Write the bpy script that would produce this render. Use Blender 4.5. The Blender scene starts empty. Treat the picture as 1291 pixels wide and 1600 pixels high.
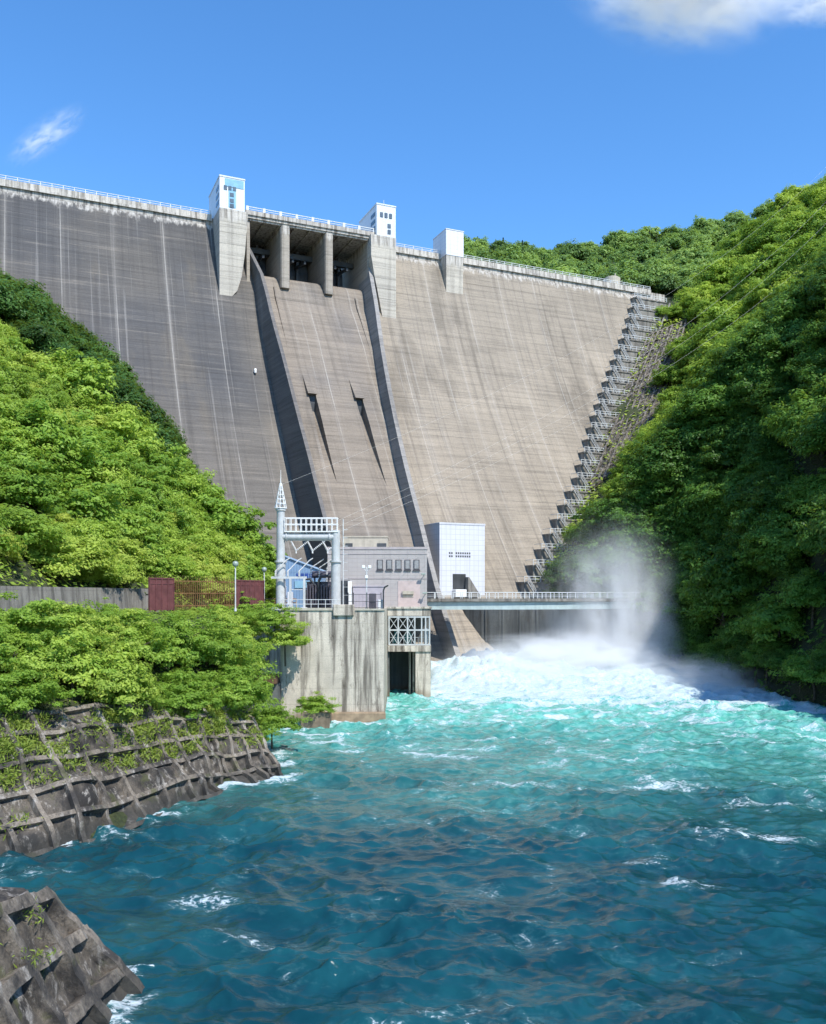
import bpy, bmesh, math, random
import numpy as np
from mathutils import Matrix, Vector
rnd = random.Random(7)
R = math.radians
S = bpy.context.scene
COL = S.collection

# ------------------------------------------------------------------ camera, sky, sun, exposure
F_PX, CX, HY, EYE = 1400.0, 645.5, 930.0, 14.0      # focal length / principal column / horizon row of the 1291x1600 photo; eye height
cam_d = bpy.data.cameras.new('camera'); cam = bpy.data.objects.new('camera', cam_d); COL.objects.link(cam)
cam.location = (0, 0, EYE); cam.rotation_euler = (R(90), 0, 0)
cam_d.sensor_fit = 'VERTICAL'; cam_d.sensor_height = 24.0
cam_d.lens = 24.0 * F_PX / 1600.0
cam_d.shift_y = (HY - 800.0) / 1600.0
cam_d.clip_start = 0.5; cam_d.clip_end = 6000
S.camera = cam
SUN = Vector((.39, -.515, .765)).normalized()
w = bpy.data.worlds.new("World"); S.world = w; w.use_nodes = True
nt = w.node_tree; nt.nodes.clear()
sky = nt.nodes.new('ShaderNodeTexSky'); sky.sky_type = 'NISHITA'; sky.sun_disc = False
sky.sun_elevation = math.asin(SUN.z); sky.sun_rotation = math.atan2(SUN.x, SUN.y)
sky.altitude = 900; sky.air_density = 1.0; sky.dust_density = 0.15; sky.ozone_density = 4.0
bg = nt.nodes.new('ShaderNodeBackground'); bg.inputs[1].default_value = 0.15
wo = nt.nodes.new('ShaderNodeOutputWorld')
hs = nt.nodes.new('ShaderNodeHueSaturation'); hs.inputs['Saturation'].default_value = 1.2; hs.inputs['Value'].default_value = 1.4
nt.links.new(sky.outputs[0], hs.inputs['Color']); nt.links.new(hs.outputs[0], bg.inputs[0]); nt.links.new(bg.outputs[0], wo.inputs[0])
sun_d = bpy.data.lights.new('sun', 'SUN'); sun_d.energy = 4.6; sun_d.angle = R(.5); sun_d.color = (1, .955, .88)
sun = bpy.data.objects.new('sun', sun_d); COL.objects.link(sun)
sun.rotation_euler = SUN.to_track_quat('Z', 'Y').to_euler()
S.view_settings.view_transform = 'Standard'; S.view_settings.look = 'None'
S.view_settings.exposure = 0.45; S.view_settings.gamma = 1
S.render.engine = 'CYCLES'
cy = S.cycles
cy.use_denoising = True; cy.use_adaptive_sampling = True; cy.adaptive_threshold = 0.02
cy.max_bounces = 8; cy.diffuse_bounces = 3; cy.glossy_bounces = 3; cy.transmission_bounces = 4; cy.transparent_max_bounces = 8
cy.volume_bounces = 3; cy.volume_step_rate = 1.0; cy.volume_max_steps = 256
cy.sample_clamp_indirect = 6

# ------------------------------------------------------------------ helpers
def tag(o, label=None, cat=None, group=None, kind=None):
    if label: o['label'] = label
    if cat: o['category'] = cat
    if group: o['group'] = group
    if kind: o['kind'] = kind
    return o
def empty(name, loc=(0, 0, 0), rz=0, parent=None):
    o = bpy.data.objects.new(name, None); COL.objects.link(o)
    o.location = loc; o.rotation_euler = (0, 0, rz); o.empty_display_size = .5
    if parent: o.parent = parent
    return o
def link(name, me, mat=None, parent=None):
    if mat and not me.materials: me.materials.append(mat)
    o = bpy.data.objects.new(name, me); COL.objects.link(o)
    if parent: o.parent = parent
    return o
def at(px, py, Y):
    return Vector(((px - CX) / F_PX * Y, Y, EYE + (HY - py) / F_PX * Y))
def V(*a): return Vector(a)

class MB:
    """collects simple shapes into one mesh"""
    def __init__(s): s.v = []; s.f = []
    def add(s, vs, fs):
        k = len(s.v); s.v += [tuple(p) for p in vs]; s.f += [tuple(i + k for i in f) for f in fs]; return s
    def box(s, x0, x1, y0, y1, z0, z1):
        vs = [(x, y, z) for z in (z0, z1) for y in (y0, y1) for x in (x0, x1)]
        return s.add(vs, [(0, 2, 3, 1), (4, 5, 7, 6), (0, 1, 5, 4), (1, 3, 7, 5), (3, 2, 6, 7), (2, 0, 4, 6)])
    def bev(s, x0, x1, y0, y1, z0, z1, b=.05):
        """box with bevelled edges"""
        bm = bmesh.new(); bmesh.ops.create_cube(bm, size=1)
        for v in bm.verts: v.co = ((x0 + x1) / 2 + v.co.x * (x1 - x0), (y0 + y1) / 2 + v.co.y * (y1 - y0), (z0 + z1) / 2 + v.co.z * (z1 - z0))
        bmesh.ops.bevel(bm, geom=bm.edges[:], offset=b, segments=1, affect='EDGES')
        bm.verts.index_update()
        s.add([v.co[:] for v in bm.verts], [[v.index for v in f.verts] for f in bm.faces]); bm.free(); return s
    def tube(s, p, q, r0, r1=None, n=8, cap=True):
        p, q = Vector(p), Vector(q); r1 = r0 if r1 is None else r1
        d = (q - p).normalized(); a = d.orthogonal().normalized(); b = d.cross(a)
        vs = []
        for c_, r in ((p, r0), (q, r1)):
            for i in range(n):
                t = 2 * math.pi * i / n; vs.append(c_ + (a * math.cos(t) + b * math.sin(t)) * r)
        fs = [(i, (i + 1) % n, n + (i + 1) % n, n + i) for i in range(n)]
        if cap: fs += [tuple(range(n))[::-1], tuple(range(n, 2 * n))]
        return s.add(vs, fs)
    def path(s, pts, r, n=6):
        for i, (p, q) in enumerate(zip(pts, pts[1:])):
            if (Vector(q) - Vector(p)).length > 1e-4:
                ra, rb = (r[i], r[i + 1]) if isinstance(r, (list, tuple)) else (r, r)
                s.tube(p, q, ra, rb, n)
        return s
    def bar(s, p, q, wd, ht, up=(0, 0, 1)):
        p, q = Vector(p), Vector(q); d = (q - p).normalized(); up = Vector(up)
        sd = d.cross(up)
        if sd.length < 1e-3: sd = d.orthogonal()
        sd.normalize(); u = sd.cross(d).normalized()
        vs = [c_ + sd * a * wd / 2 + u * b * ht / 2 for c_ in (p, q) for a, b in ((-1, -1), (1, -1), (1, 1), (-1, 1))]
        return s.add(vs, [(0, 1, 2, 3)[::-1], (4, 5, 6, 7), (0, 1, 5, 4), (1, 2, 6, 5), (2, 3, 7, 6), (3, 0, 4, 7)])
    def lathe(s, c_, prof, n=16):
        vs = [(c_[0] + r * math.cos(2 * math.pi * i / n), c_[1] + r * math.sin(2 * math.pi * i / n), c_[2] + z) for r, z in prof for i in range(n)]
        fs = [(k * n + i, k * n + (i + 1) % n, (k + 1) * n + (i + 1) % n, (k + 1) * n + i) for k in range(len(prof) - 1) for i in range(n)]
        fs += [tuple(range(n))[::-1], tuple(range((len(prof) - 1) * n, len(prof) * n))]
        return s.add(vs, fs)
    def prism_y(s, poly, y0, y1):
        """polygon in x,z extruded along y"""
        n = len(poly)
        vs = [(x, y0, z) for x, z in poly] + [(x, y1, z) for x, z in poly]
        return s.add(vs, [tuple(range(n)), tuple(range(n, 2 * n))[::-1]] + [(i, n + i, n + (i + 1) % n, (i + 1) % n) for i in range(n)])
    def prism_z(s, poly, z0, z1):
        n = len(poly)
        vs = [(x, y, z0) for x, y in poly] + [(x, y, z1) for x, y in poly]
        return s.add(vs, [tuple(range(n))[::-1], tuple(range(n, 2 * n))] + [(i, (i + 1) % n, n + (i + 1) % n, n + i) for i in range(n)])
    def grid(s, rows, flip=False):
        m = len(rows[0]); vs = [p for r in rows for p in r]
        fs = [(j * m + i, j * m + i + 1, (j + 1) * m + i + 1, (j + 1) * m + i) for j in range(len(rows) - 1) for i in range(m - 1)]
        if flip: fs = [f[::-1] for f in fs]
        return s.add(vs, fs)
    def build(s, name, mat, parent=None, smooth=False, fix=True):
        me = bpy.data.meshes.new(name); me.from_pydata(s.v, [], s.f); me.update()
        if fix:
            bm = bmesh.new(); bm.from_mesh(me); bmesh.ops.recalc_face_normals(bm, faces=bm.faces[:]); bm.to_mesh(me); bm.free()
        if smooth: me.polygons.foreach_set('use_smooth', [True] * len(me.polygons))
        return link(name, me, mat, parent)

# numpy gradient noise
def _hash(ix, iy, seed):
    h = (ix.astype(np.int64) * 374761393 + iy.astype(np.int64) * 668265263 + seed * 974634777) & 0x7fffffff
    h = ((h ^ (h >> 13)) * 1274126177) & 0x7fffffff
    return ((h ^ (h >> 16)) & 0xffff) / 65535.0 * 2 * np.pi
def noise2(x, y, seed=0):
    x = np.asarray(x, float); y = np.asarray(y, float)
    ix = np.floor(x); iy = np.floor(y); fx = x - ix; fy = y - iy
    u = fx * fx * fx * (fx * (fx * 6 - 15) + 10); v = fy * fy * fy * (fy * (fy * 6 - 15) + 10)
    def g(dx, dy):
        a = _hash(ix + dx, iy + dy, seed); return np.cos(a) * (fx - dx) + np.sin(a) * (fy - dy)
    return ((g(0, 0) * (1 - u) + g(1, 0) * u) * (1 - v) + (g(0, 1) * (1 - u) + g(1, 1) * u) * v) * 1.5
def fbm(x, y, seed=0, o=4, gain=.5):
    r = 0; a = 1; k = 1
    for i in range(o):
        r = r + a * noise2(x * k, y * k, seed + i * 17); a *= gain; k *= 2.03
    return r
def sm(a, b, x):
    t = np.clip((np.asarray(x, float) - a) / (b - a), 0, 1); return t * t * (3 - 2 * t)

# ------------------------------------------------------------------ materials
class NT:
    """terse node tree builder"""
    def __init__(s, name):
        s.m = bpy.data.materials.new(name); s.m.use_nodes = True
        s.t = s.m.node_tree; s.t.nodes.clear(); s.out = s.n('ShaderNodeOutputMaterial')
    def n(s, typ, ins=None, **kw):
        nd = s.t.nodes.new(typ)
        for k, v in kw.items(): setattr(nd, k, v)
        if ins:
            for k, v in ins.items(): s.set(nd.inputs[k], v)
        return nd
    def set(s, sock, v):
        if isinstance(v, bpy.types.NodeSocket): s.t.links.new(v, sock)
        elif isinstance(v, bpy.types.Node): s.t.links.new(v.outputs[0], sock)
        else:
            if sock.type == 'RGBA' and not hasattr(v, '__len__'): v = (v, v, v, 1)
            elif sock.type == 'RGBA' and len(v) == 3: v = (*v, 1)
            sock.default_value = v
    def math(s, op, a, b=0., c_=None, clamp=False):
        nd = s.n('ShaderNodeMath', operation=op, use_clamp=clamp); s.set(nd.inputs[0], a); s.set(nd.inputs[1], b)
        if c_ is not None: s.set(nd.inputs[2], c_)
        return nd.outputs[0]
    def mix(s, f, a, b, blend='MIX'):
        nd = s.n('ShaderNodeMix', data_type='RGBA', blend_type=blend); nd.clamp_factor = True
        s.set(nd.inputs[0], f); s.set(nd.inputs[6], a); s.set(nd.inputs[7], b); return nd.outputs[2]
    def ramp(s, f, a, b):
        nd = s.n('ShaderNodeMapRange', interpolation_type='SMOOTHSTEP'); s.set(nd.inputs[0], f); nd.inputs[1].default_value = a; nd.inputs[2].default_value = b
        return nd.outputs[0]
    def obj(s): return s.n('ShaderNodeTexCoord').outputs['Object']
    def pos(s): return s.n('ShaderNodeNewGeometry').outputs['Position']
    def noise(s, vec, sc=1., scale=(1, 1, 1), det=4., rough=.55, off=(0, 0, 0), dist=0.):
        mp = s.n('ShaderNodeMapping', {0: vec, 'Scale': scale, 'Location': off})
        return s.n('ShaderNodeTexNoise', {'Vector': mp, 'Scale': sc, 'Detail': det, 'Roughness': rough, 'Distortion': dist}).outputs[0]
    def attr(s, name): return s.n('ShaderNodeAttribute', attribute_name=name)
    def bump(s, h, dist=.05, st=1.):
        return s.n('ShaderNodeBump', {'Height': h, 'Distance': dist, 'Strength': st}).outputs[0]
    def principled(s, base, rough=.8, nrm=None, **kw):
        p = s.n('ShaderNodeBsdfPrincipled', {'Base Color': base, 'Roughness': rough})
        if nrm is not None: s.set(p.inputs['Normal'], nrm)
        for k, v in kw.items(): s.set(p.inputs[k.replace('_', ' ')], v)
        s.t.links.new(p.outputs[0], s.out.inputs[0]); return p

def mat_plain(name, col, rough=.6, var=.25, sc=2., metal=0., streak=0.):
    m = NT(name); o = m.pos()
    a = m.noise(o, sc, det=6); b = m.noise(o, sc * .9, (2.5, 2.5, .12), det=4)
    dark = tuple(c * (1 - var) for c in col); lite = tuple(min(1, c * (1 + var)) for c in col)
    c1 = m.mix(m.ramp(a, .3, .7), dark, lite)
    if streak: c1 = m.mix(m.math('MULTIPLY', m.ramp(b, .5, .72), streak), c1, tuple(c * .45 for c in col))
    m.principled(c1, rough, m.bump(a, .01, .4), Metallic=metal)
    return m.m

def mat_dam(name, tan=(.34, .292, .228), grey=(.078, .078, .081), split=None, lift=1.5, joints=True, dark=1.):
    """mass concrete in the dam's own frame: x along the crest, z up"""
    m = NT(name); o = m.obj()
    x, y, z = [m.n('ShaderNodeSeparateXYZ', {0: o}).outputs[i] for i in range(3)]
    big = m.noise(o, .05, (1, 1, .6), det=5, rough=.6)
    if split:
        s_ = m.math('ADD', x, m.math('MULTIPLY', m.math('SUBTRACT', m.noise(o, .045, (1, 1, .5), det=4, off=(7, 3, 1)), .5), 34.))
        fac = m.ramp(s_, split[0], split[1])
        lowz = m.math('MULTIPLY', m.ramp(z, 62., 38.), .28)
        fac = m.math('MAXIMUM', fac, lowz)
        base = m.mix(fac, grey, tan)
    else: base = m.mix(m.ramp(big, .62, .3), tan, grey)
    base = m.mix(m.math('MULTIPLY', m.ramp(big, .38, .68), .35), base, tuple(c * .55 for c in tan))
    pour = m.n('ShaderNodeTexWhiteNoise', {'Vector': m.n('ShaderNodeCombineXYZ', {0: m.math('FLOOR', m.math('DIVIDE', m.math('SUBTRACT', x, 2.2), 10.55)), 1: m.math('FLOOR', m.math('DIVIDE', z, lift * 2))})}, noise_dimensions='3D').outputs[0]
    base = m.mix(m.math('MULTIPLY', pour, .22), base, m.mix(.5, base, (.03, .028, .026)))
    seep = m.noise(o, 1., (.10, .03, .035), det=6, rough=.65, off=(2, 7, 19))
    base = m.mix(m.math('MULTIPLY', m.ramp(seep, .52, .66), .5), base, tuple(c * .42 for c in tan))
    # board/lift lines: fine horizontal streaking, coarse lift joints
    fine = m.noise(o, 1., (.045, .045, 1.5), det=7, rough=.78)
    base = m.mix(m.math('MULTIPLY', m.ramp(fine, .47, .62), .55), base, m.mix(.5, base, (.03, .027, .025)))
    base = m.mix(m.math('MULTIPLY', m.ramp(fine, .46, .34), .42), base, m.mix(.5, base, (.42, .36, .29)))
    fr = m.math('FRACT', m.math('DIVIDE', z, lift))
    ln = m.math('MULTIPLY', m.ramp(fr, .16, .0), m.ramp(m.noise(o, .12, (1, 1, 6), det=4), .42, .62))
    base = m.mix(m.math('MULTIPLY', ln, .5), base, m.mix(.6, base, (.02, .02, .02)))
    # run-off streaks
    st = m.noise(o, 1., (.75, .014, .014), det=7, rough=.72)
    base = m.mix(m.math('MULTIPLY', m.ramp(st, .48, .66), .48), base, m.mix(.62, base, (.018, .018, .02)))
    st2 = m.noise(o, 1., (1.1, .011, .011), det=6, rough=.68, off=(31, 0, 4))
    base = m.mix(m.math('MULTIPLY', m.ramp(st2, .55, .70), .5), base, m.mix(.55, base, (.46, .44, .41)))
    if joints:
        wob = m.math('MULTIPLY', m.math('SUBTRACT', m.noise(o, .3, det=3), .5), .16)
        jx = m.math('FRACT', m.math('ADD', m.math('DIVIDE', m.math('SUBTRACT', x, 2.2), 10.55), m.math('ADD', 50.5, m.math('MULTIPLY', wob, .1))))
        jd = m.math('ABSOLUTE', m.math('SUBTRACT', jx, .5))
        br = m.ramp(m.noise(o, .35, (1, .2, .2), det=4), .3, .6)
        jf = m.math('MULTIPLY', m.ramp(jd, .013, .003), m.math('MULTIPLY', br, .42))
        base = m.mix(jf, base, (.50, .48, .44))
        jh = m.math('MULTIPLY', m.ramp(jd, .09, .0), m.math('MULTIPLY', m.ramp(st2, .35, .6), .16))
        base = m.mix(jh, base, (.40, .37, .33))
    # pale lime band below the crest
    cr = m.math('MULTIPLY', m.ramp(m.math('ADD', z, m.math('MULTIPLY', m.math('SUBTRACT', m.noise(o, 1., (.9, .9, .05), det=4), .5), 5.)), 96.2, 97.5), .7)
    base = m.mix(cr, base, m.mix(m.ramp(m.noise(o, 1., (1.3, 1.3, .06), det=5, rough=.7), .42, .62), (.60, .57, .52), (.16, .145, .13)))
    if dark != 1.: base = m.mix(1 - dark, base, (.02, .02, .02))
    g = m.noise(o, 3., (1, 1, 1), det=8, rough=.7)
    base = m.mix(.35, base, m.mix(m.ramp(g, .35, .65), m.mix(.5, base, (0.02, 0.02, 0.02)), base))
    h = m.math('ADD', m.math('MULTIPLY', g, .5), m.math('MULTIPLY', m.ramp(fr, .0, .06), .6))
    m.principled(base, .9, m.bump(h, .06, .6))
    return m.m

def mat_concrete(name, lite=(.40, .37, .32), dark=(.07, .06, .05), amount=.6, sc=1., warm=0.):
    """weathered concrete with run-off stains and formwork joints, world space"""
    m = NT(name); o = m.pos()
    z = m.n('ShaderNodeSeparateXYZ', {0: o}).outputs[2]
    big = m.noise(o, .35 * sc, det=6, rough=.62)
    base = m.mix(m.ramp(big, .3, .7), tuple(c * .72 for c in lite), lite)
    st = m.noise(o, 1. * sc, (1.1, 1.1, .07), det=6, rough=.66)
    base = m.mix(m.math('MULTIPLY', m.ramp(st, .44, .64), amount), base, dark)
    bl = m.noise(o, 1.3 * sc, (1, 1, .35), det=7, rough=.7, off=(5, 9, 2))
    base = m.mix(m.math('MULTIPLY', m.ramp(bl, .54, .7), amount * .8), base, (.05, .035, .02))
    fr = m.math('FRACT', m.math('DIVIDE', z, 1.8))
    base = m.mix(m.math('MULTIPLY', m.ramp(fr, .03, 0.), .5), base, dark)
    wet = m.math('ADD', z, m.math('MULTIPLY', big, 1.2))
    base = m.mix(m.math('MULTIPLY', m.ramp(wet, 1.9, .9), .55), base, (.17, .115, .06))
    g = m.noise(o, 9. * sc, det=8, rough=.75)
    base = m.mix(.3, base, m.mix(m.ramp(g, .35, .65), (.04, .036, .03), base))
    m.principled(base, .88, m.bump(g, .02, .6))
    return m.m

def mat_framework(name, mossy=.65, lift=1.):
    """old sprayed/cast slope frames: near-black algae, pale bare patches, moss"""
    m = NT(name); o = m.pos()
    a = m.noise(o, .55, det=7, rough=.68); b = m.noise(o, 1.6, (1, 1, .4), det=7, rough=.7, off=(3, 1, 8)); g = m.noise(o, 11., det=8, rough=.75)
    base = m.mix(m.ramp(a, .38, .62), tuple(c * lift for c in (.036, .032, .029)), tuple(c * lift for c in (.20, .17, .135)))
    base = m.mix(m.math('MULTIPLY', m.ramp(b, .53, .64), .8), base, (.42, .39, .35))
    base = m.mix(m.math('MULTIPLY', m.ramp(b, .46, .34), .7), base, (.02, .019, .018))
    ms = m.noise(o, .9, det=5, off=(11, 4, 6))
    base = m.mix(m.math('MULTIPLY', m.ramp(ms, .57, .68), .65), base, (.07, .08, .018))
    base = m.mix(.45, base, m.mix(m.ramp(g, .35, .65), (.015, .014, .013), base))
    z = m.n('ShaderNodeSeparateXYZ', {0: o}).outputs[2]
    base = m.mix(m.math('MULTIPLY', m.ramp(z, 1.3, .3), .7), base, (.025, .026, .024))
    m.principled(base, .85, m.bump(m.math('ADD', g, m.math('MULTIPLY', b, 2.)), .06, .8))
    return m.m

def mat_leaf(name, a, b, c_, trans=.35, rough=.5):
    """leaf colour runs from a to b leaf by leaf, whole plants vary toward c_"""
    m = NT(name)
    t = m.attr('tint').outputs['Fac']
    oi = m.n('ShaderNodeObjectInfo').outputs['Random']
    base = m.mix(t, a, b)
    base = m.mix(m.math('MULTIPLY', m.ramp(oi, .45, 1.), .8), base, m.mix(t, tuple(x * .5 for x in c_), tuple(x * .85 for x in c_)))
    base = m.mix(m.math('MULTIPLY', m.ramp(oi, .42, 0.), .55), base, m.mix(t, tuple(min(.6, x * 1.25) for x in b), (min(.6, b[0] * 1.75), min(.66, b[1] * 1.35), b[2] * 1.3)))
    p = m.n('ShaderNodeBsdfPrincipled', {'Base Color': base, 'Roughness': rough, 'Specular IOR Level': .25})
    tr = m.n('ShaderNodeBsdfTranslucent', {0: m.mix(.4, base, (.5, .68, .07))})
    mx = m.n('ShaderNodeMixShader', {0: trans, 1: p, 2: tr})
    m.t.links.new(mx.outputs[0], m.out.inputs[0])
    return m.m

def mat_ground(name, a, b, sc=.4):
    m = NT(name); o = m.pos()
    n1 = m.noise(o, sc, det=8, rough=.7); n2 = m.noise(o, sc * 8, det=6, rough=.7)
    base = m.mix(m.ramp(n1, .35, .65), a, b)
    base = m.mix(.5, base, m.mix(m.ramp(n2, .35, .65), tuple(x * .35 for x in a), base))
    m.principled(base, .95, m.bump(n2, .3, 1.)); return m.m

M = {}
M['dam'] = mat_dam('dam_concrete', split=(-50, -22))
M['chute'] = mat_dam('chute_concrete', tan=(.285, .24, .19), grey=(.17, .152, .135))
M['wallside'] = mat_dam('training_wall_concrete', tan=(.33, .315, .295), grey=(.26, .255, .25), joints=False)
M['walldark'] = mat_dam('shade_and_stain_wall_concrete', tan=(.185, .172, .16), grey=(.13, .128, .128), joints=False)  # darker copy for the left wall: stain plus shade put into the colour
M['tower'] = mat_dam('tower_concrete', tan=(.62, .57, .48), grey=(.46, .43, .37), joints=False, lift=2.4)
M['deckc'] = mat_dam('deck_concrete', tan=(.33, .285, .23), grey=(.25, .22, .19), joints=False)
M['clad'] = None
M['glassblue'] = mat_plain('blue_glass', (.23, .42, .55), .12, .1, 1.)
M['slate'] = mat_plain('dark_window_glass', (.10, .13, .16), .12, .2, 1.)
M['darksteel'] = mat_plain('dark_gate_steel', (.045, .05, .055), .5, .3, .5, streak=.4)
M['rail'] = mat_plain('galvanised_rail', (.55, .57, .57), .4, .12, 2.)
M['steel'] = mat_plain('silver_painted_steel', (.46, .475, .475), .33, .1, 1.2, streak=.15)
M['conc'] = mat_concrete('stained_quay_concrete', (.70, .63, .52), (.085, .07, .055), .85)
M['conc2'] = mat_concrete('grey_concrete', (.30, .285, .255), (.06, .055, .05), .7)
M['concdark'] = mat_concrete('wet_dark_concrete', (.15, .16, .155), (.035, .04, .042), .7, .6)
M['frame'] = mat_framework('algae_blackened_concrete', .65, .72)
M['stair'] = mat_plain('weathered_stair_steel', (.36, .37, .37), .5, .15, 1., streak=.3)
M['beam'] = mat_framework('weathered_beam_concrete', .8, 1.3)
M['mauve'] = None
M['asphalt'] = mat_plain('asphalt', (.09, .09, .088), .9, .2, 3.)
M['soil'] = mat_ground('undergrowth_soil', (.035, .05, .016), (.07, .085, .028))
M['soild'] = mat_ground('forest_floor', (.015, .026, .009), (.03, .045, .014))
M['bark'] = mat_plain('bark', (.075, .06, .045), .95, .4, 3.)

# panel-jointed finish (power house tile, white curtain panels)
def mat_panel(name, col, line, px, pz, rough=.5, var=.1, wl=.03):
    m = NT(name); o = m.obj()
    x, y, z = [m.n('ShaderNodeSeparateXYZ', {0: o}).outputs[i] for i in range(3)]
    xx = m.math('ADD', x, y)
    a = m.noise(o, .6, det=6); b = m.noise(o, 1., (2, 2, .08), det=5, rough=.65)
    base = m.mix(m.ramp(a, .3, .7), tuple(c * (1 - var) for c in col), col)
    base = m.mix(m.math('MULTIPLY', m.ramp(b, .52, .72), .25), base, tuple(c * .55 for c in col))
    lx = m.ramp(m.math('ABSOLUTE', m.math('SUBTRACT', m.math('FRACT', m.math('DIVIDE', xx, px)), .5)), wl / px, wl / px * .35)
    lz = m.ramp(m.math('ABSOLUTE', m.math('SUBTRACT', m.math('FRACT', m.math('DIVIDE', z, pz)), .5)), wl / pz, wl / pz * .35)
    l = m.math('MAXIMUM', lx, lz)
    base = m.mix(m.math('MULTIPLY', l, .8), base, line)
    m.principled(base, rough, m.bump(m.math('SUBTRACT', 1., l), .02, .5)); return m.m
M['mauve'] = mat_panel('mauve_tile', (.395, .365, .35), (.285, .26, .25), 1.2, .6, .55, .08, .03)
M['clad'] = mat_panel('white_cladding', (.62, .66, .70), (.42, .46, .50), 1.05, 1.3, .35, .08, .04)
M['panel'] = mat_panel('pale_panel', (.62, .64, .69), (.42, .44, .50), 1.0, 1.0, .45, .05, .055)
M['pink'] = mat_plain('pinkish_shutter', (.47, .385, .36), .6, .08, 1.)
M['beige'] = mat_plain('beige_render', (.42, .385, .31), .8, .12, 1., streak=.3)
M['bluemetal'] = mat_panel('blue_corrugated_sheet', (.21, .33, .50), (.12, .20, .33), .35, 9., .45, .12, .05)
M['xfmr'] = mat_plain('dark_transformer_paint', (.075, .068, .085), .5, .2, 1.2)
M['maroon'] = mat_plain('maroon_sheet', (.135, .05, .052), .55, .2, 1.5, streak=.4)
M['rust'] = mat_plain('rusty_ochre_bars', (.21, .115, .045), .7, .35, 2.5)
M['white'] = mat_plain('white_paint', (.74, .75, .74), .4, .07, 1., streak=.2)
M['bridgegreen'] = mat_plain('pale_green_girder', (.36, .44, .44), .45, .1, 1., streak=.2)
M['wire'] = mat_plain('aluminium_wire', (.45, .45, .43), .45, .1, 1.)
M['porc'] = mat_plain('white_insulator', (.70, .68, .66), .3, .1, 1.)
M['teal'] = mat_plain('teal_machine_paint', (.06, .27, .25), .5, .2, 1.)
M['lamp'] = mat_plain('opal_lamp_globe', (.27, .33, .29), .3, .05, 1.)
#NEXT
# ------------------------------------------------------------------ the dam (own frame: x along the crest, -y downstream, z up)
DAM_P, DAM_A = (0, 223.8, 0), math.atan2(.405, .914)
dam = empty('concrete_dam', DAM_P, DAM_A)
tag(dam, 'huge concrete gravity dam with gated spillway filling the gorge behind the power house', 'dam')
def Dq(z):
    q = max(0., 100. - z); return .34 * q + .0028 * q * q
def L(t, D, z): return (t, -D, z)
CA, SA = math.cos(DAM_A), math.sin(DAM_A)
def dw(t, D, z): return V(t * CA + D * SA, DAM_P[1] + t * SA - D * CA, z)      # dam frame to world
def ip(x, xs, ys): return float(np.interp(x, xs, ys))
TLz, TLt = [10, 22, 28, 44, 54, 64, 73, 85, 89, 94, 98], [-39.5, -39.8, -40, -40.1, -40.3, -40.6, -41.1, -41.4, -42.3, -43.4, -43.4]
TRz, TRt = [0, 15, 27, 40, 59, 67, 82, 91, 98], [-21.5, -20.6, -19.3, -18.5, -17.0, -16.1, -14.3, -13.4, -13.4]
tL = lambda z: ip(z, TLz, TLt)
tR = lambda z: ip(z, TRz, TRt)
zs = [-3, 2, 6, 10, 15, 20, 25, 30, 35, 40, 45, 50, 55, 60, 65, 70, 74, 78, 82, 85, 88, 90, 92, 94, 96, 97.6]
# main downstream faces, left and right of the spillway, plus crest block
b = MB()
b.grid([[L(-135 + (tL(z) + 135) * i / 14, Dq(z), z) for i in range(15)] for z in zs])
stt = [(-1.5, 13.5), (.24, 15.4), (5.8, 20.5), (13.4, 27.5), (26.7, 40.8), (39.75, 58.6), (51.4, 74.4), (59.5, 85.6), (66., 97.)]
tS = lambda z: ip(z, [q[1] for q in stt], [q[0] for q in stt])
wS = lambda z: ip(z, [13, 45, 97], [6.2, 6.4, 11.2])
tE = lambda z: 78. if z > 97 else tS(z) + wS(z) - .6 if z > 13.2 else 16.
b.grid([[L(tR(z) - .5 + (tE(z) - tR(z) + .5) * i / 14, Dq(z), z) for i in range(15)] for z in zs])
for t0, t1 in ((-135, -43.4), (-13.6, 78)):
    b.box(t0, t1, -.62, 8., 97.4, 99.4)
    b.box(t0, min(t1, 60), .9, 7.6, 86, 97.41)
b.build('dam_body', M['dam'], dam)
# parapets on the crest, with railing
for t0, t1 in ((-135, -50.2), (-7.6, 7.2), (12.2, 73)):
    p = MB()
    p.box(t0, t1, -.95, -.25, 99.1, 100.1)
    p.box(t0, t1, -1.05, -.2, 98.6, 99.1)
    p.build('crest_parapet', M['tower'], dam)
for t0, t1 in ((-135, -50.2), (-7.6, 7.2), (12.2, 73)):
    r = MB()
    k = int((t1 - t0) / 2.2)
    for i in range(k + 1):
        t = t0 + .15 + (t1 - t0 - .3) * i / k; r.box(t - .06, t + .06, -.66, -.54, 100.1, 101.0)
    for zz in (100.5, 100.96): r.box(t0, t1, -.65, -.56, zz - .05, zz + .05)
    r.build('crest_railing', M['rail'], dam)

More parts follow.
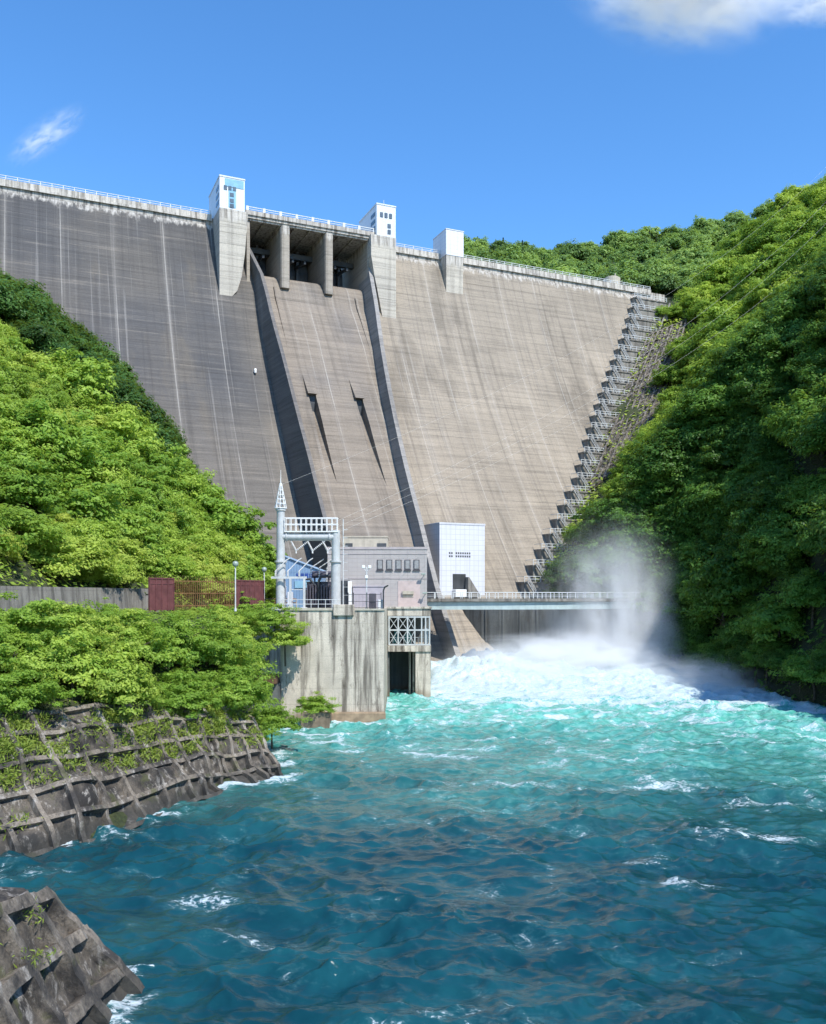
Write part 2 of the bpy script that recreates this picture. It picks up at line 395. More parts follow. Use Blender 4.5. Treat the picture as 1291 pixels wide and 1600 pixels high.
# spillway chute with two outlet slots
SL = ((-34.7, -33.1), (-24.2, -22.6)); SZ0, SZ1 = 56., 36.
czs = [-3, 4, 10, 16, 22, 28, 33, 36, 38, 40, 42, 44, 46, 48, 50, 52, 54, 56., 59, 62, 66, 70, 74, 78, 81, 83.5, 85.2, 86.4, 87.2, 87.6]
def chD(z):
    if z > 81: return ip(z, [81, 83.5, 85.2, 86.4, 87.2, 87.6], [Dq(81) - .5, Dq(83.5) - .6, Dq(85.2) - .8, 4.0, 2.9, 1.3])
    return Dq(z) + ip(z, [0, 20, 50, 70, 79, 81], [5, 5, 4.5, 2.5, .2, -.5])
def cols(z):
    a, e = tL(z) + .3, tR(z) - .3
    ts = [a + (SL[0][0] - a) * k / 3 for k in range(3)] + [SL[0][0], SL[0][1]]
    ts += [SL[0][1] + (SL[1][0] - SL[0][1]) * k / 4 for k in range(1, 4)] + [SL[1][0], SL[1][1]]
    return ts + [SL[1][1] + (e - SL[1][1]) * k / 3 for k in range(1, 4)]
rows = [[L(t, chD(z), z) for t in cols(z)] for z in czs]
rows.append([L(t, -9., 87.6) for t in cols(87.6)])
c = MB(); m = len(rows[0]); vs = [q for r_ in rows for q in r_]
slotcols = (3, 8)
fs = []
for j in range(len(rows) - 1):
    for i in range(m - 1):
        if i in slotcols and j < len(czs) - 1 and SZ1 <= czs[j] and czs[j + 1] <= SZ0: continue
        fs.append((j * m + i, j * m + i + 1, (j + 1) * m + i + 1, (j + 1) * m + i))
c.add(vs, fs)
sz = [z for z in czs if SZ1 <= z <= SZ0]
dep = lambda z: 3.0 * ((z - SZ1) / (SZ0 - SZ1)) ** .8
for t0, t1 in SL:
    c.grid([[L(t0, chD(z) - dep(z), z), L(t1, chD(z) - dep(z), z)] for z in sz])
    for t in (t0, t1): c.grid([[L(t, chD(z), z), L(t, chD(z) - dep(z), z)] for z in sz])
    c.add([L(t0, chD(SZ0), SZ0), L(t1, chD(SZ0), SZ0), L(t1, chD(SZ0) - dep(SZ0), SZ0), L(t0, chD(SZ0) - dep(SZ0), SZ0)], [(0, 1, 2, 3)])
chute = c.build('spillway_chute', M['chute'], dam, fix=False)
for t0, t1 in SL:       # wedge shaped hood above each outlet
    h = MB(); e = 1.0
    h.add([L(t0 - .35, chD(61.5) - .1, 61.5), L(t1 + .1, chD(61.5) - .1, 61.5), L(t0 - .35, chD(SZ0) - .3, SZ0 + .1), L(t1 + .1, chD(SZ0) - .3, SZ0 + .1), L(t0 - .35, chD(SZ0) + e, SZ0 + .1), L(t1 + .1, chD(SZ0) + e, SZ0 + .1)],
          [(0, 1, 5, 4), (4, 5, 3, 2), (0, 4, 2), (1, 3, 5), (0, 2, 3, 1)])
    h.build('outlet_hood', M['chute'], dam)
    h = MB(); z = 54.6
    h.box(t0 + .05, t1 - .05, -(chD(54) - 1.6), -(chD(54) - 2.2), 52.2, 56.7); h.build('outlet_gate', M['darksteel'], dam)
for t0, z0, z1 in ((-37.2, 66, 84), (-17.6, 66, 84)):    # two shallow ribs high on the chute
    h = MB(); zz = np.linspace(z0, z1, 9)
    h.grid([[L(t0, chD(z) - .1, z), L(t0 + .05, chD(z) + .5 * (z - z0) / (z1 - z0), z), L(t0 + .7, chD(z) + .5 * (z - z0) / (z1 - z0), z), L(t0 + .75, chD(z) - .1, z)] for z in zz])
    h.build('chute_rib', M['chute'], dam)
# training walls
pL = lambda z: ip(z, [15, 40, 60, 80, 92, 95], [11.5, 11, 9, 6, 2.2, 1.2])
pRf = lambda z: ip(z, [15, 40, 60, 80, 92, 96], [9.5, 9, 8, 5.5, 3., 2.])
tw = MB()
zz = [-2, 4, 10, 16, 22, 28, 34, 40, 46, 52, 58, 64, 70, 75, 79, 82, 85, 88, 91, 93, 94.4]
rows = []
for z in zz:
    t = tL(z); D0 = Dq(z) - 3.5; D1 = Dq(z) + pL(z)
    rows.append([L(t - .9 - .0 * (94 - z), D0, z), L(t, D1, z), L(t + .75, D1, z), L(t + .75, D0, z)])
tw.grid(rows); k = rows[-1]; tw.add(k, [(0, 1, 2, 3)])
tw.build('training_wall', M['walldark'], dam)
tw = MB(); rows = []
for z in [-2, 4, 10, 16, 22, 28, 34, 40, 46, 52, 58, 64, 70, 75, 79, 82, 85, 88, 91, 93, 95]:
    t = tR(z); D0 = Dq(z) - 4; D1 = Dq(z) + pRf(z)
    rows.append([L(t - .95, D0, z), L(t - .95, D1, z), L(t, D1, z), L(t, D0, z)])
tw.grid(rows); k = rows[-1]; tw.add(k, [(0, 1, 2, 3)])
tw.build('training_wall', M['wallside'], dam)

M['pier'] = mat_dam('gate_pier_concrete', tan=(.44, .39, .32), grey=(.33, .30, .26), joints=False)
# gate piers, deck over the gates, hoist beams, gates
for t0, t1 in ((-35.6, -33.5), (-25.1, -23.1)):
    q = MB(); q.prism_z([(t0 + .25, -6.4), (t1 - .25, -6.4), (t1, -6.0), (t1, 16), (t0, 16), (t0, -6.0)], 84.0, 98.44)
    q.build('gate_pier', M['pier'], dam)
for t0, t1 in ((-43.4, -42.7), (-14.5, -13.7)):
    q = MB(); q.box(t0, t1, -6, 16, 84, 98.4); q.build('end_pier', M['pier'], dam)
q = MB(); q.box(-43.9, -12.5, -6.6, 11.5, 98.4, 99.2); q.box(-43.9, -12.5, -6.9, -6.3, 99.0, 100.0); q.box(-43.9, -12.5, -6.3, -5.7, 98.0, 98.4)
for k in range(9): q.box(-43.2 + k * 3.6, -42.8 + k * 3.6, -5.6, 11, 97.9, 98.39)
q.build('spillway_deck', M['deckc'], dam)
q = MB(); n_ = 9
for i in range(n_):
    t = -43.4 + 30.4 * i / (n_ - 1); q.box(t - .3, t + .3, -6.75, -6.45, 100.0, 101.0)
q.box(-43.4, -13, -6.66, -6.54, 100.8, 100.95); q.box(-43.4, -13, -6.65, -6.55, 100.35, 100.45)
q.build('deck_railing', M['rail'], dam)
for t0, t1 in ((-42.7, -35.6), (-33.5, -25.1), (-23.1, -14.5)):
    q = MB(); arc = [(6.2 + 7.5 * (1 - math.cos(a)), 91.5 + 7.5 * math.sin(a)) for a in np.linspace(-.55, .95, 12)]
    wd = t1 - t0
    q.grid([[(t0 + .1, y, z), (t0 + wd * .72, y, z)] for y, z in arc])
    q.grid([[(t0 + wd * .72, y, z), (t1 - (1.9 if t1 > -15 else .35), y, z)] for y, z in arc])
    for tt in (t0 + wd * .25, t0 + wd * .6):
        q.bar((tt, 6.4, 93.5), (tt, -1.5, 92.2), .5, .6); q.box(tt - .3, tt + .3, 4.6, 5.2, 87.6, 97)
    q.box(t0, t1, 3.4, 4.6, 94.6, 95.8)
    q.build('radial_gate', M['darksteel'], dam)
    q = MB(); q.box(t0, t1 - (2.4 if t1 > -15 else 0), 9, 10.2, 84, 98.39); q.box(t0, t0 + wd * .18, 2.5, 5.6, 92.2, 97.9); q.build('added_bay_backing', M['darksteel'], dam)  # dark wall added behind the gates to close sky gaps and darken the bays
# the towers
def tower(t0, t1, w1, D, y1, poly, zb, zt, wins, band, antenna):
    g = MB(); g.prism_y(poly, -D, y1)
    tw_ = g.build('gate_tower', M['tower'], dam)
    g = MB(); g.box(t0 + .05, w1, -D + .12, y1 - .1, zb, zt); g.box(t0 - .05, w1 + .1, -D + .02, y1, zt, zt + .3)
    g.build('cladding', M['clad'], tw_)
    for (tx, z, ww, hh) in wins:
        g = MB(); g.box(tx - ww / 2, tx + ww / 2, -D - .02, -D + .3, z - hh / 2, z + hh / 2); g.build('window', M['slate'], tw_)
    for z in (zt - 1.9, zt - 3.6, zt - 5.2):
        g = MB(); g.box(t0 - .02, t0 + .3, -D + 1.2, -D + 3.8, z - .45, z + .45); g.build('window', M['slate'], tw_)
    if band:
        g = MB(); g.box(t0 + 1.2, w1 - .25, -D + .03, -D + .3, zt - 2.0, zt - .25); g.build('glass_band', M['glassblue'], tw_)
        g = MB(); g.box(t0 + 2.0, t0 + 3.6, -D + .05, -D + .3, zb + .4, zt - 2.2); g.build('glass_band', M['glassblue'], tw_)
    if antenna:
        g = MB(); g.tube((t0 + 2.2, -D + 1, zt), (t0 + 2.2, -D + 1, zt + 1.6), .06); g.build('antenna', M['rail'], tw_)
    return tw_
T1 = tower(-49.9, -43.6, -44.3, 8., 4., [(-49.9, 78.6), (-47.6, 79.3), (-46.0, 81.2), (-45.0, 84.5), (-44.3, 89.5), (-43.55, 99), (-49.9, 99)], 99, 105.9,
      [(-47.6 + k * 1.0, 103.6, .7, .9) for k in range(-1, 2)] + [(-47.2, z, .9, .85) for z in (102.2, 100.9, 99.8)], True, False)
T2 = tower(-12.9, -8., -8., 8., 4., [(-11.2, 78.6), (-7.96, 78.6), (-7.96, 99), (-14.3, 99), (-14.3, 94), (-13.4, 89), (-12.3, 84)], 99, 106.3,
      [(-10.5 + k * 1.15, 104.0, .75, 1.1) for k in range(-1, 2)] + [(-9.7, z, .8, .95) for z in (101.6, 100.2)], False, True)
g = MB(); g.box(7.35, 12.05, -3.85, 3.5, 88.6, 98.9); tw3 = g.build('crest_tower', M['tower'], dam)
g = MB(); g.box(7.25, 12.15, -3.95, 3.6, 98.9, 105.2); g.box(7.15, 12.25, -4.05, 3.7, 105.2, 105.4); g.build('cladding', M['panel'], tw3)
g = MB(); g.lathe((62.5, 3., 99.3), [(2.3, 0), (2.3, 3.6), (1.9, 3.65), (1.9, 3.9)], 24); g.box(63.1, 63.3, 2.4, 2.6, 102.9, 104.4)
g.build('crest_turret', M['beige'], dam)
g = MB(); g.lathe((-44.4, -Dq(62) - 1.0, 61), [(.25, 0), (.3, .6), (.2, .9)], 10); g.box(-44.6, -44.2, -Dq(62) - .7, -Dq(62) + .3, 61.2, 61.5); g.build('gauge_lamp', M['white'], dam)

# stepped abutment with stairs along the right edge of the dam
ab = empty('abutment_stairway', dw(3, 50, 14), DAM_A)
tag(ab, 'long flight of concrete terraces and steel stairs climbing the right edge of the dam', 'stairway')
AB0 = Matrix.Rotation(-DAM_A, 4, 'Z') @ Matrix.Translation(-ab.location)
def abm(mb, name, mat):
    d0 = Matrix.Translation(DAM_P) @ Matrix.Rotation(DAM_A, 4, 'Z')
    X = AB0 @ d0; mb.v = [tuple(X @ Vector(q)) for q in mb.v]; return mb.build(name, mat, ab)
NS = 24
for k in range(NS):
    z0 = 13.2 + (96.5 - 13.2) * k / NS; z1 = 13.2 + (96.5 - 13.2) * (k + 1) / NS; t = tS(z1)
    D = Dq(z0) + .25; wide = wS(z1)
    q = MB(); q.box(t, t + wide, -D, -Dq(z1) + 6, z0 - 2.5, z1)
    q.box(t - .15, t + wide, -D - .2, -Dq(z1) + 6, z1 - .3, z1 + .004)
    abm(q, 'terrace_block', M['conc2'])
    q = MB()
    for i in range(6):
        tt = t + wide * i / 5; q.box(tt - .05, tt + .05, -D - .13, -D - .03, z1, z1 + 1.1)
    for zz in (.55, 1.1): q.box(t, t + wide, -D - .12, -D - .04, z1 + zz - .05, z1 + zz + .05)
    q.box(t - .05, t + .05, -D - .1, -Dq(z1), z1 + 1.02, z1 + 1.12)
    abm(q, 'terrace_railing', M['rail'])
    q = MB(); a = V(t + .25, -D - .6, z1 + .1); e = V(t + 2.6, -D - 1.0, z0 - .1)
    q.bar(a, e, .6, .2); q.bar(a + V(0, -.45, .9), e + V(0, -.45, .9), .1, .1); q.bar(a + V(0, -.45, .45), e + V(0, -.45, .45), .08, .08)
    for i in range(4):
        s_ = a.lerp(e, i / 3.) + V(0, -.45, 0); q.bar(s_, s_ + V(0, 0, .95), .08, .08, (1, 0, 0))
    abm(q, 'stair_flight', M['stair'])
q = MB()
pp = [(tS(z) + w_, -Dq(z) - 1.2, z + 1.2) for z, w_ in ((46, 7.0), (54, 8.0), (62, 9.0), (72, 10.4), (82, 11.4), (95, 13.))]
q.path(pp, .3, 8)
for a, e in zip(pp, pp[1:]):
    for s_ in (.2, .7):
        c_ = Vector(a).lerp(Vector(e), s_); q.box(c_.x - .5, c_.x + .5, c_.y - .5, c_.y + .7, c_.z - 1.8, c_.z + .3)
abm(q, 'drain_pipe', M['conc2'])

# ------------------------------------------------------------------ white gallery house at the toe of the dam, right of the training wall
gh = empty('gallery_house', dw(-11.7, 50, 13.2), DAM_A)
tag(gh, 'tall pale panelled block with dark doorway standing against the toe of the dam', 'building')
g = MB(); g.box(-4.9, 4.9, 0, 9.5, -1.5, 14.4); gw = g.build('wall', M['panel'], gh)
g = MB(); g.box(-4.98, 4.98, -.08, 9.5, 14.4, 14.75); g.build('roof', M['panel'], gh)
for row in (0, 1):
    for k in range(10):
        if k == 2: continue
        g = MB(); x = -2.9 + .48 * k; z = 8.75 - .62 * row; g.box(x, x + .3, -.03, .2, z, z + .34); g.build('vent_slot', M['darksteel'], gw)
g = MB(); g.box(-2.1, .7, -.05, .3, 1.3, 4.9); dr = g.build('doorway', M['darksteel'], gh)
g = MB(); g.prism_y([(.55, 4.3), (.75, 4.3), (3.1, .9), (3.1, .4), (.55, .4)], -1.4, 0.02); g.build('ramp_wall', M['conc2'], gh)
g = MB(); g.bev(-2.2, .2, -1.5, -.1, .4, 1.9, .1); g.build('door_step', M['white'], gh)
# ------------------------------------------------------------------ bridge, toe terrace and the wall under it
g = MB(); poly = [(12.8, 167.5), (16, 166.2), (21, 165.6), (28, 165.3), (36, 164.5), (47, 163), (60, 163), (60, 192), (3, 192), (6, 176), (10, 170)]
g.prism_z(poly, -3, 13.1)
for k in range(11):
    x = 13.6 + k * 3.1; y = ip(x, [12.8, 16, 21, 28, 36, 47], [167.5, 166.2, 165.6, 165.3, 164.5, 163]); g.box(x - .14, x + .14, y - .14, y + .5, -3, 13.0)
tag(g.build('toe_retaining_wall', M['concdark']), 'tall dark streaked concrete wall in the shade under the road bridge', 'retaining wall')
br = empty('road_bridge', (2.6, 150, 12.2))
tag(br, 'low road bridge with pale green girder and railing crossing below the dam toe', 'bridge')
bl = br.location
def arc(n=25): return [V(2.2 + 45 * u, 149.5 + 15.5 * u - 6.5 * math.sin(math.pi * u) * .9, 0) for u in [i / (n - 1) for i in range(n)]]
def strip(off0, off1, z0, z1):
    A = arc(); rows = []
    for i, p_ in enumerate(A):
        d = (A[min(i + 1, len(A) - 1)] - A[max(i - 1, 0)]).normalized(); nrm = V(-d.y, d.x, 0)
        a = p_ + nrm * off0; e = p_ + nrm * off1
        rows.append([a + V(0, 0, z0) - bl, e + V(0, 0, z0) - bl, e + V(0, 0, z1) - bl, a + V(0, 0, z1) - bl, a + V(0, 0, z0) - bl])
    m_ = MB(); m_.grid(rows); m_.add(rows[0][:4], [(0, 1, 2, 3)]); m_.add(rows[-1][:4], [(0, 1, 2, 3)]); return m_
strip(.25, 5.6, 12.85, 13.2).build('deck', M['conc2'], br)
strip(0, .25, 12.95, 13.45).build('kerb_beam', M['conc2'], br)
strip(.5, .9, 11.75, 12.84).build('girder', M['bridgegreen'], br); strip(4.6, 5.0, 11.75, 12.84).build('girder', M['bridgegreen'], br)
strip(.38, 1.1, 11.6, 11.75).build('girder_flange', M['bridgegreen'], br)
for o0 in (.06, 5.4):
    g = strip(o0, o0 + .1, 14.42, 14.52); g2 = strip(o0, o0 + .08, 14.0, 14.06); g3 = strip(o0, o0 + .08, 13.7, 13.76); g.add(g2.v, g2.f); g.add(g3.v, g3.f)
    A = arc(31)
    for p_ in A: g.box(p_.x - bl.x - .06, p_.x - bl.x + .06, p_.y - bl.y + o0, p_.y - bl.y + o0 + .1, 13.2 - bl.z, 14.45 - bl.z)
    g.build('bridge_railing', M['rail'], br)

M['stair2'] = mat_plain('dull_white_steel', (.46, .48, .47), .5, .12, 1., streak=.3)
# ------------------------------------------------------------------ quay block and intake gallery
qy = empty('quay_block', (-9, 100, 0)); tag(qy, 'massive stained concrete quay standing in the river and carrying the switchyard', 'quay')
def loc(mb, o):
    mb.v = [(x - o.location.x, y - o.location.y, z - o.location.z) for x, y, z in mb.v]; return mb
g = MB(); g.prism_z([(-14.8, 100), (-3.2, 100), (-3.55, 124.4), (-3.55, 134), (2.4, 134), (2.4, 152), (-26, 152), (-22, 118), (-15.2, 108)], -2, 12.3)
loc(g, qy).build('body', M['conc'], qy)
g = MB(); g.bev(-11.6, -3.05, 99.3, 100.02, -2, 1.0, .12); loc(g, qy).build('footing', mat_plain('sandy_footing', (.27, .20, .13), .9, .25, 1.2, streak=.4), qy)
g = MB(); g.box(-14.9, -8.2, 99.86, 100.5, 12.302, 12.58); g.box(-6.4, -3.1, 99.86, 100.3, 12.302, 12.5); loc(g, qy).build('kerb', M['beige'], qy)
g = MB(); g.bev(-8.9, -6.6, 99.7, 101, 11.7, 12.95, .06); loc(g, qy).build('bracket_block', M['conc'], qy)
g = MB(); g.bev(-17.5, -14.9, 97.5, 100.3, 4.3, 5.2, .05); loc(g, qy).build('side_beam', mat_plain('rust_stained_beam', (.10, .055, .03), .9, .3, 1.5), qy)
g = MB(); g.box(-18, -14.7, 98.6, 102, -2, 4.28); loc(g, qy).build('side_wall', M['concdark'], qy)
g = MB(); g.box(-12.1, -9.0, 96.6, 99.28, -1.5, 1.05); g.box(-12.1, -9.0, 96.6, 96.9, 1.05, 1.35)
tag(g.build('planter_box', mat_plain('brown_concrete', (.19, .145, .105), .9, .3, 1.2, streak=.6)), 'small brown concrete box at the waterline holding a bright bush', 'planter')
ig = empty('intake_gallery', (-.6, 124, 0)); tag(ig, 'two storey intake gallery with white truss screen over a dark water opening', 'intake')
g = MB(); g.box(-3.5, 2.5, 124, 134, 11.15, 12.33); g.box(-3.6, 2.6, 123.8, 124.3, 12.15, 12.42); loc(g, ig).build('roof', M['conc'], ig)
g = MB(); g.box(-3.5, 2.5, 123.9, 134, 6.2, 7.02); loc(g, ig).build('floor_slab', M['conc'], ig)
g = MB(); g.box(.35, 2.45, 124.1, 133.9, -2, 6.19); g.box(-.05, .22, 125.5, 133.9, -2, 6.19); g.box(-.62, -.3, 126.5, 133.9, -2, 6.19); loc(g, ig).build('pier', M['conc'], ig)
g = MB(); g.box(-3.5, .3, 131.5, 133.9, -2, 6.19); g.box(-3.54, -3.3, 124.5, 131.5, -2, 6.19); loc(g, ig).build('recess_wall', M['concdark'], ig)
g = MB(); g.box(-3.5, 2.4, 132.2, 133.9, 7.03, 11.14); loc(g, ig).build('back_wall', mat_plain('dim_grey_wall', (.10, .105, .10), .8, .2, 1.), ig)
g = MB(); x0, x1, zb, zt = -3.4, 2.4, 7.05, 11.1; Y_ = 124.12
for zz in (zb + .1, (zb + zt) / 2 + .1, zt - .12): g.box(x0, x1, Y_ - .09, Y_ + .09, zz - .1, zz + .1)
for x in (-3.32, -2.05, -.75, .25, 1.2, 1.75, 2.3): g.box(x - .09, x + .09, Y_ - .095, Y_ + .095, zb, zt)
zm = (zb + zt) / 2 + .1
for xa, xb in ((-3.32, -2.05), (-2.05, -.75), (-.75, .25)):
    for za, zc in ((zb + .1, zm), (zm, zt - .1)):
        g.bar((xa, Y_, za), (xb, Y_, zc), .08, .09, (0, 1, 0)); g.bar((xa, Y_ + .01, zc), (xb, Y_ + .01, za), .08, .09, (0, 1, 0))
loc(g, ig).build('truss_screen', M['stair2'], ig)
g = MB()
for x in np.linspace(-3.3, 2.3, 12): g.box(x - .03, x + .03, 124.5, 124.56, 7.02, 8.15)
g.box(-3.35, 2.35, 124.5, 124.56, 8.1, 8.17); g.box(1.55, 2.1, 124.4, 124.8, 7.1, 9.4); loc(g, ig).build('guard_rail', M['stair2'], ig)
g = MB(); g.bev(-3, -1.9, 127, 129, 7.03, 8.3, .15); g.bev(-1.2, -.2, 127, 129, 7.03, 8.6, .15); g.lathe((-2.4, 128, 8.3), [(.35, 0), (.35, .5), (.1, .7)], 12); g.lathe((-.7, 128, 8.6), [(.3, 0), (.3, .4), (.1, .6)], 12)
tag(g.build('gate_hoist', M['teal']), 'teal gate hoist machinery behind the white truss screen', 'machine')

# ------------------------------------------------------------------ power house
ph = empty('power_house', (-5, 128, 12.3)); tag(ph, 'mauve tiled two storey power house with five small square windows', 'building')
g = MB(); g.box(-12.2, 2.0, 128, 148, 12.2, 20.55); wl = loc(g, ph).build('wall', M['mauve'], ph)
g = MB(); g.box(-12.28, 2.08, 127.92, 148.1, 20.55, 20.9); g.box(-12.24, 2.04, 127.94, 128.01, 19.85, 19.95); g.box(-12.24, 2.04, 127.94, 128.01, 16.35, 16.45); loc(g, ph).build('coping', mat_plain('pale_mauve_coping', (.38, .335, .33), .6, .1, 1.), ph)
for cx_ in (594, 608.5, 623, 637, 651):
    p_ = at(cx_, 882, 128)
    g = MB(); g.box(p_.x - .42, p_.x + .42, 127.9, 128.2, p_.z - .72, p_.z + .68); g.box(p_.x - .5, p_.x + .5, 127.82, 128.1, p_.z - .92, p_.z - .72)
    wf = loc(g, ph).build('window', M['mauve'] if 0 else mat_plain('window_frame', (.06, .055, .06), .5, .1, 1.) if 'window_frame' not in bpy.data.materials else bpy.data.materials['window_frame'], ph)
    g = MB(); g.box(p_.x - .3, p_.x + .3, 127.88, 127.95, p_.z - .6, p_.z + .58); loc(g, ph).build('pane', bpy.data.materials.get('pale_pane') or mat_plain('pale_pane', (.24, .24, .25), .15, .15, 3.), wf)
g = MB(); g.box(-2.15, 1.0, 127.93, 128.2, 12.35, 16.0); sh = loc(g, ph).build('shutter_door', M['pink'], ph)
g = MB(); g.box(-1.5, .1, 127.6, 127.95, 14.15, 14.6); g.box(-1.45, .05, 127.86, 127.94, 13.7, 14.14); loc(g, ph).build('vent_hood', M['beige'], sh)
g = MB(); g.box(-8.55, -4.05, 127.6, 128.1, 12.3, 15.2); g.box(-8.6, -4.0, 127.5, 128.1, 15.2, 15.35); loc(g, ph).build('lower_annex', mat_plain('pale_lilac_panel', (.37, .345, .38), .6, .08, 1.), ph)
g = MB(); g.box(-10.3, -9.0, 127.9, 128.1, 12.3, 16.1); loc(g, ph).build('doorway', M['darksteel'], ph)
g = MB(); g.box(-9.25, -8.7, 127.3, 127.95, 12.3, 16.0); loc(g, ph).build('door_jamb', M['white'], ph)
g = MB(); g.box(-10.7, -3.9, 138, 146, 20.9, 22.9); g.box(-10.75, -3.85, 137.9, 146.1, 22.9, 23.1); rb = loc(g, ph).build('roof_house', M['beige'], ph)
for x0, x1 in ((-10.4, -9.3), (-5.5, -4.1)):
    g = MB(); g.box(x0, x1, 137.9, 138.3, 21.1, 22.0); loc(g, ph).build('louvre', M['darksteel'], rb)
for xx, zz in ((1.6, 16.9), (1.8, 14.2)):
    g = MB(); g.bar((xx, 128, zz), (xx - .1, 127.2, zz + .1), .08, .08); g.bev(xx - .45, xx + .15, 127.0, 127.35, zz, zz + .22, .04); loc(g, ph).build('wall_lamp', M['lamp'], ph)

# ------------------------------------------------------------------ switchyard
hf = empty('cable_gantry', (-12, 104, 12.3)); tag(hf, 'silver tubular gantry of two poles with railed beam and pointed lattice tip', 'gantry')
XL, XR, YG = -15.35, -8.95, 104.
g = MB(); g.lathe((XL, YG, 12.3), [(.56, 0), (.56, 5.5), (.72, 5.5), (.72, 5.7), (.5, 5.7), (.47, 11.5), (.6, 11.5), (.6, 11.75), (.1, 11.8)], 20); g.bev(XL - .9, XL + .9, YG - .9, YG + .9, 12.25, 12.6); loc(g, hf).build('pole', M['steel'], hf, smooth=False)
g = MB(); g.lathe((XR, YG, 12.3), [(.56, 0), (.56, 5.5), (.72, 5.5), (.72, 5.7), (.5, 5.7), (.48, 9.2), (.1, 9.3)], 20); loc(g, hf).build('pole', M['steel'], hf)
g = MB(); g.tube((XL, YG, 20.75), (XR + .3, YG, 20.75), .44, .44, 16)
for x in (XL + .7, XR - .7): g.tube((x - .07, YG, 20.75), (x + .07, YG, 20.75), .56, .56, 16)
loc(g, hf).build('beam', M['steel'], hf)
g = MB()
for k in range(8):
    a = 2 * math.pi * k / 8; g.tube((XL + .68 * math.cos(a), YG + .68 * math.sin(a), 24.05), (XL + .1 * math.cos(a), YG + .1 * math.sin(a), 27.0), .05, .04, 5)
for i in range(6):
    z = 24.1 + i * .52; r_ = .68 - .58 * (z - 24.05) / 2.95
    g.path([(XL + r_ * math.cos(a), YG + r_ * math.sin(a), z) for a in np.linspace(0, 2 * math.pi, 13)], .045, 5)
g.tube((XL, YG, 26.4), (XL, YG, 28.5), .07, .02, 6); loc(g, hf).build('lattice_tip', M['white'], hf)
g = MB(); g.box(XL + .5, XR + .3, YG - .55, YG + .55, 21.3, 21.42)
for yy in (-.52, .52):
    for i in range(11):
        x = XL + .55 + (XR - XL - .4) * i / 10; g.tube((x, YG + yy, 21.4), (x, YG + yy, 22.95), .045, None, 5)
    for zz in (22.2, 22.93): g.tube((XL + .5, YG + yy, zz), (XR + .25, YG + yy, zz), .05, None, 5)
for i in range(9):
    x = XL + .8 + (XR - XL - .9) * i / 8; g.bar((x, YG - .5, 21.35), (x + .35, YG, 20.95), .06, .06)
loc(g, hf).build('walkway', M['white'], hf)
g = MB(); x = XR + .85
for s_ in (-.2, .2): g.tube((x, YG + s_, 12.4), (x, YG + s_, 22.8), .04, None, 5)
for i in range(30): g.tube((x, YG - .2, 12.8 + i * .33), (x, YG + .2, 12.8 + i * .33), .025, None, 4)
for i in range(9): g.path([(x, YG - .2, 14 + i * .95), (x + .4, YG - .3, 14 + i * .95), (x + .55, YG, 14 + i * .95), (x + .4, YG + .3, 14 + i * .95), (x, YG + .2, 14 + i * .95)], .022, 4)
loc(g, hf).build('ladder', M['rail'], hf)
def insul(mb, p, q, n=9):
    p, q = Vector(p), Vector(q); mb.tube(p, q, .045, None, 6)
    for i in range(n):
        a = p.lerp(q, (i + .5) / n); d = (q - p).normalized() * .035; mb.tube(a - d, a + d, .12, None, 8)
for k, x in enumerate((-13.4, -11.5, -9.75)):
    g = MB(); insul(g, (x - .75, YG - .1, 20.3), (x - .15, YG - .1, 19.15)); insul(g, (x - .15, YG - .1, 19.15), (x + 1.3, YG - .1, 20.3))
    g.tube((x - .15, YG - .1, 19.2), (x - .15, YG - .1, 18.85), .09, None, 6)
    loc(g, hf).build('insulator', M['porc'], hf)
# blue clad switch house
bh = empty('switch_house', (-13.8, 113, 12.3)); tag(bh, 'blue corrugated switch house with sloping roof behind the gantry', 'switch house')
g = MB(); g.prism_y([(-16.2, 12.2), (-11.4, 12.2), (-11.4, 17.0), (-16.2, 18.9)], 113, 119); loc(g, bh).build('wall', M['bluemetal'], bh)
g = MB(); g.prism_y([(-16.35, 18.93), (-11.2, 16.95), (-11.2, 17.1), (-16.35, 19.08)], 112.8, 119.2); loc(g, bh).build('roof', mat_plain('blue_roof_edge', (.30, .42, .58), .4, .1, 1.), bh)
g = MB()
for k in range(4): g.box(-14.7 + k * .55, -14.3 + k * .55, 112.93, 113.1, 16.2, 16.75)
loc(g, bh).build('louvre', mat_plain('deep_blue_louvre', (.03, .07, .28), .4, .1, 1.), bh)
g = MB(); g.box(-14.9, -11.6, 112.9, 113.1, 14.9, 15.8); loc(g, bh).build('skylight', M['glassblue'], bh)
g = MB(); g.box(-13.6, -11.6, 112.85, 113.1, 12.3, 14.7); loc(g, bh).build('doorway', M['darksteel'], bh)
# transformer
tf = empty('power_transformer', (-11.1, 108, 12.3)); tag(tf, 'dark oil filled transformer with radiators and bushings beside the right gantry pole', 'transformer')
g = MB(); g.bev(-12.7, -9.7, 107, 110, 12.5, 15.5, .08); g.box(-12.9, -9.5, 106.8, 110.2, 12.3, 12.5); g.box(-12.75, -9.65, 106.95, 110, 15.5, 15.62); loc(g, tf).build('tank', M['xfmr'], tf)
g = MB()
for k in range(9): g.box(-12.6 + k * .33, -12.45 + k * .33, 106.3, 106.95, 12.9, 15.2)
loc(g, tf).build('radiator', M['xfmr'], tf)
g = MB(); g.tube((-12.2, 108.5, 16.5), (-9.9, 108.5, 16.5), .42, None, 14); g.tube((-11.9, 108.5, 15.5), (-11.9, 108.5, 16.3), .1); g.tube((-10.2, 108.5, 15.5), (-10.2, 108.5, 16.3), .1); loc(g, tf).build('conservator', M['xfmr'], tf)
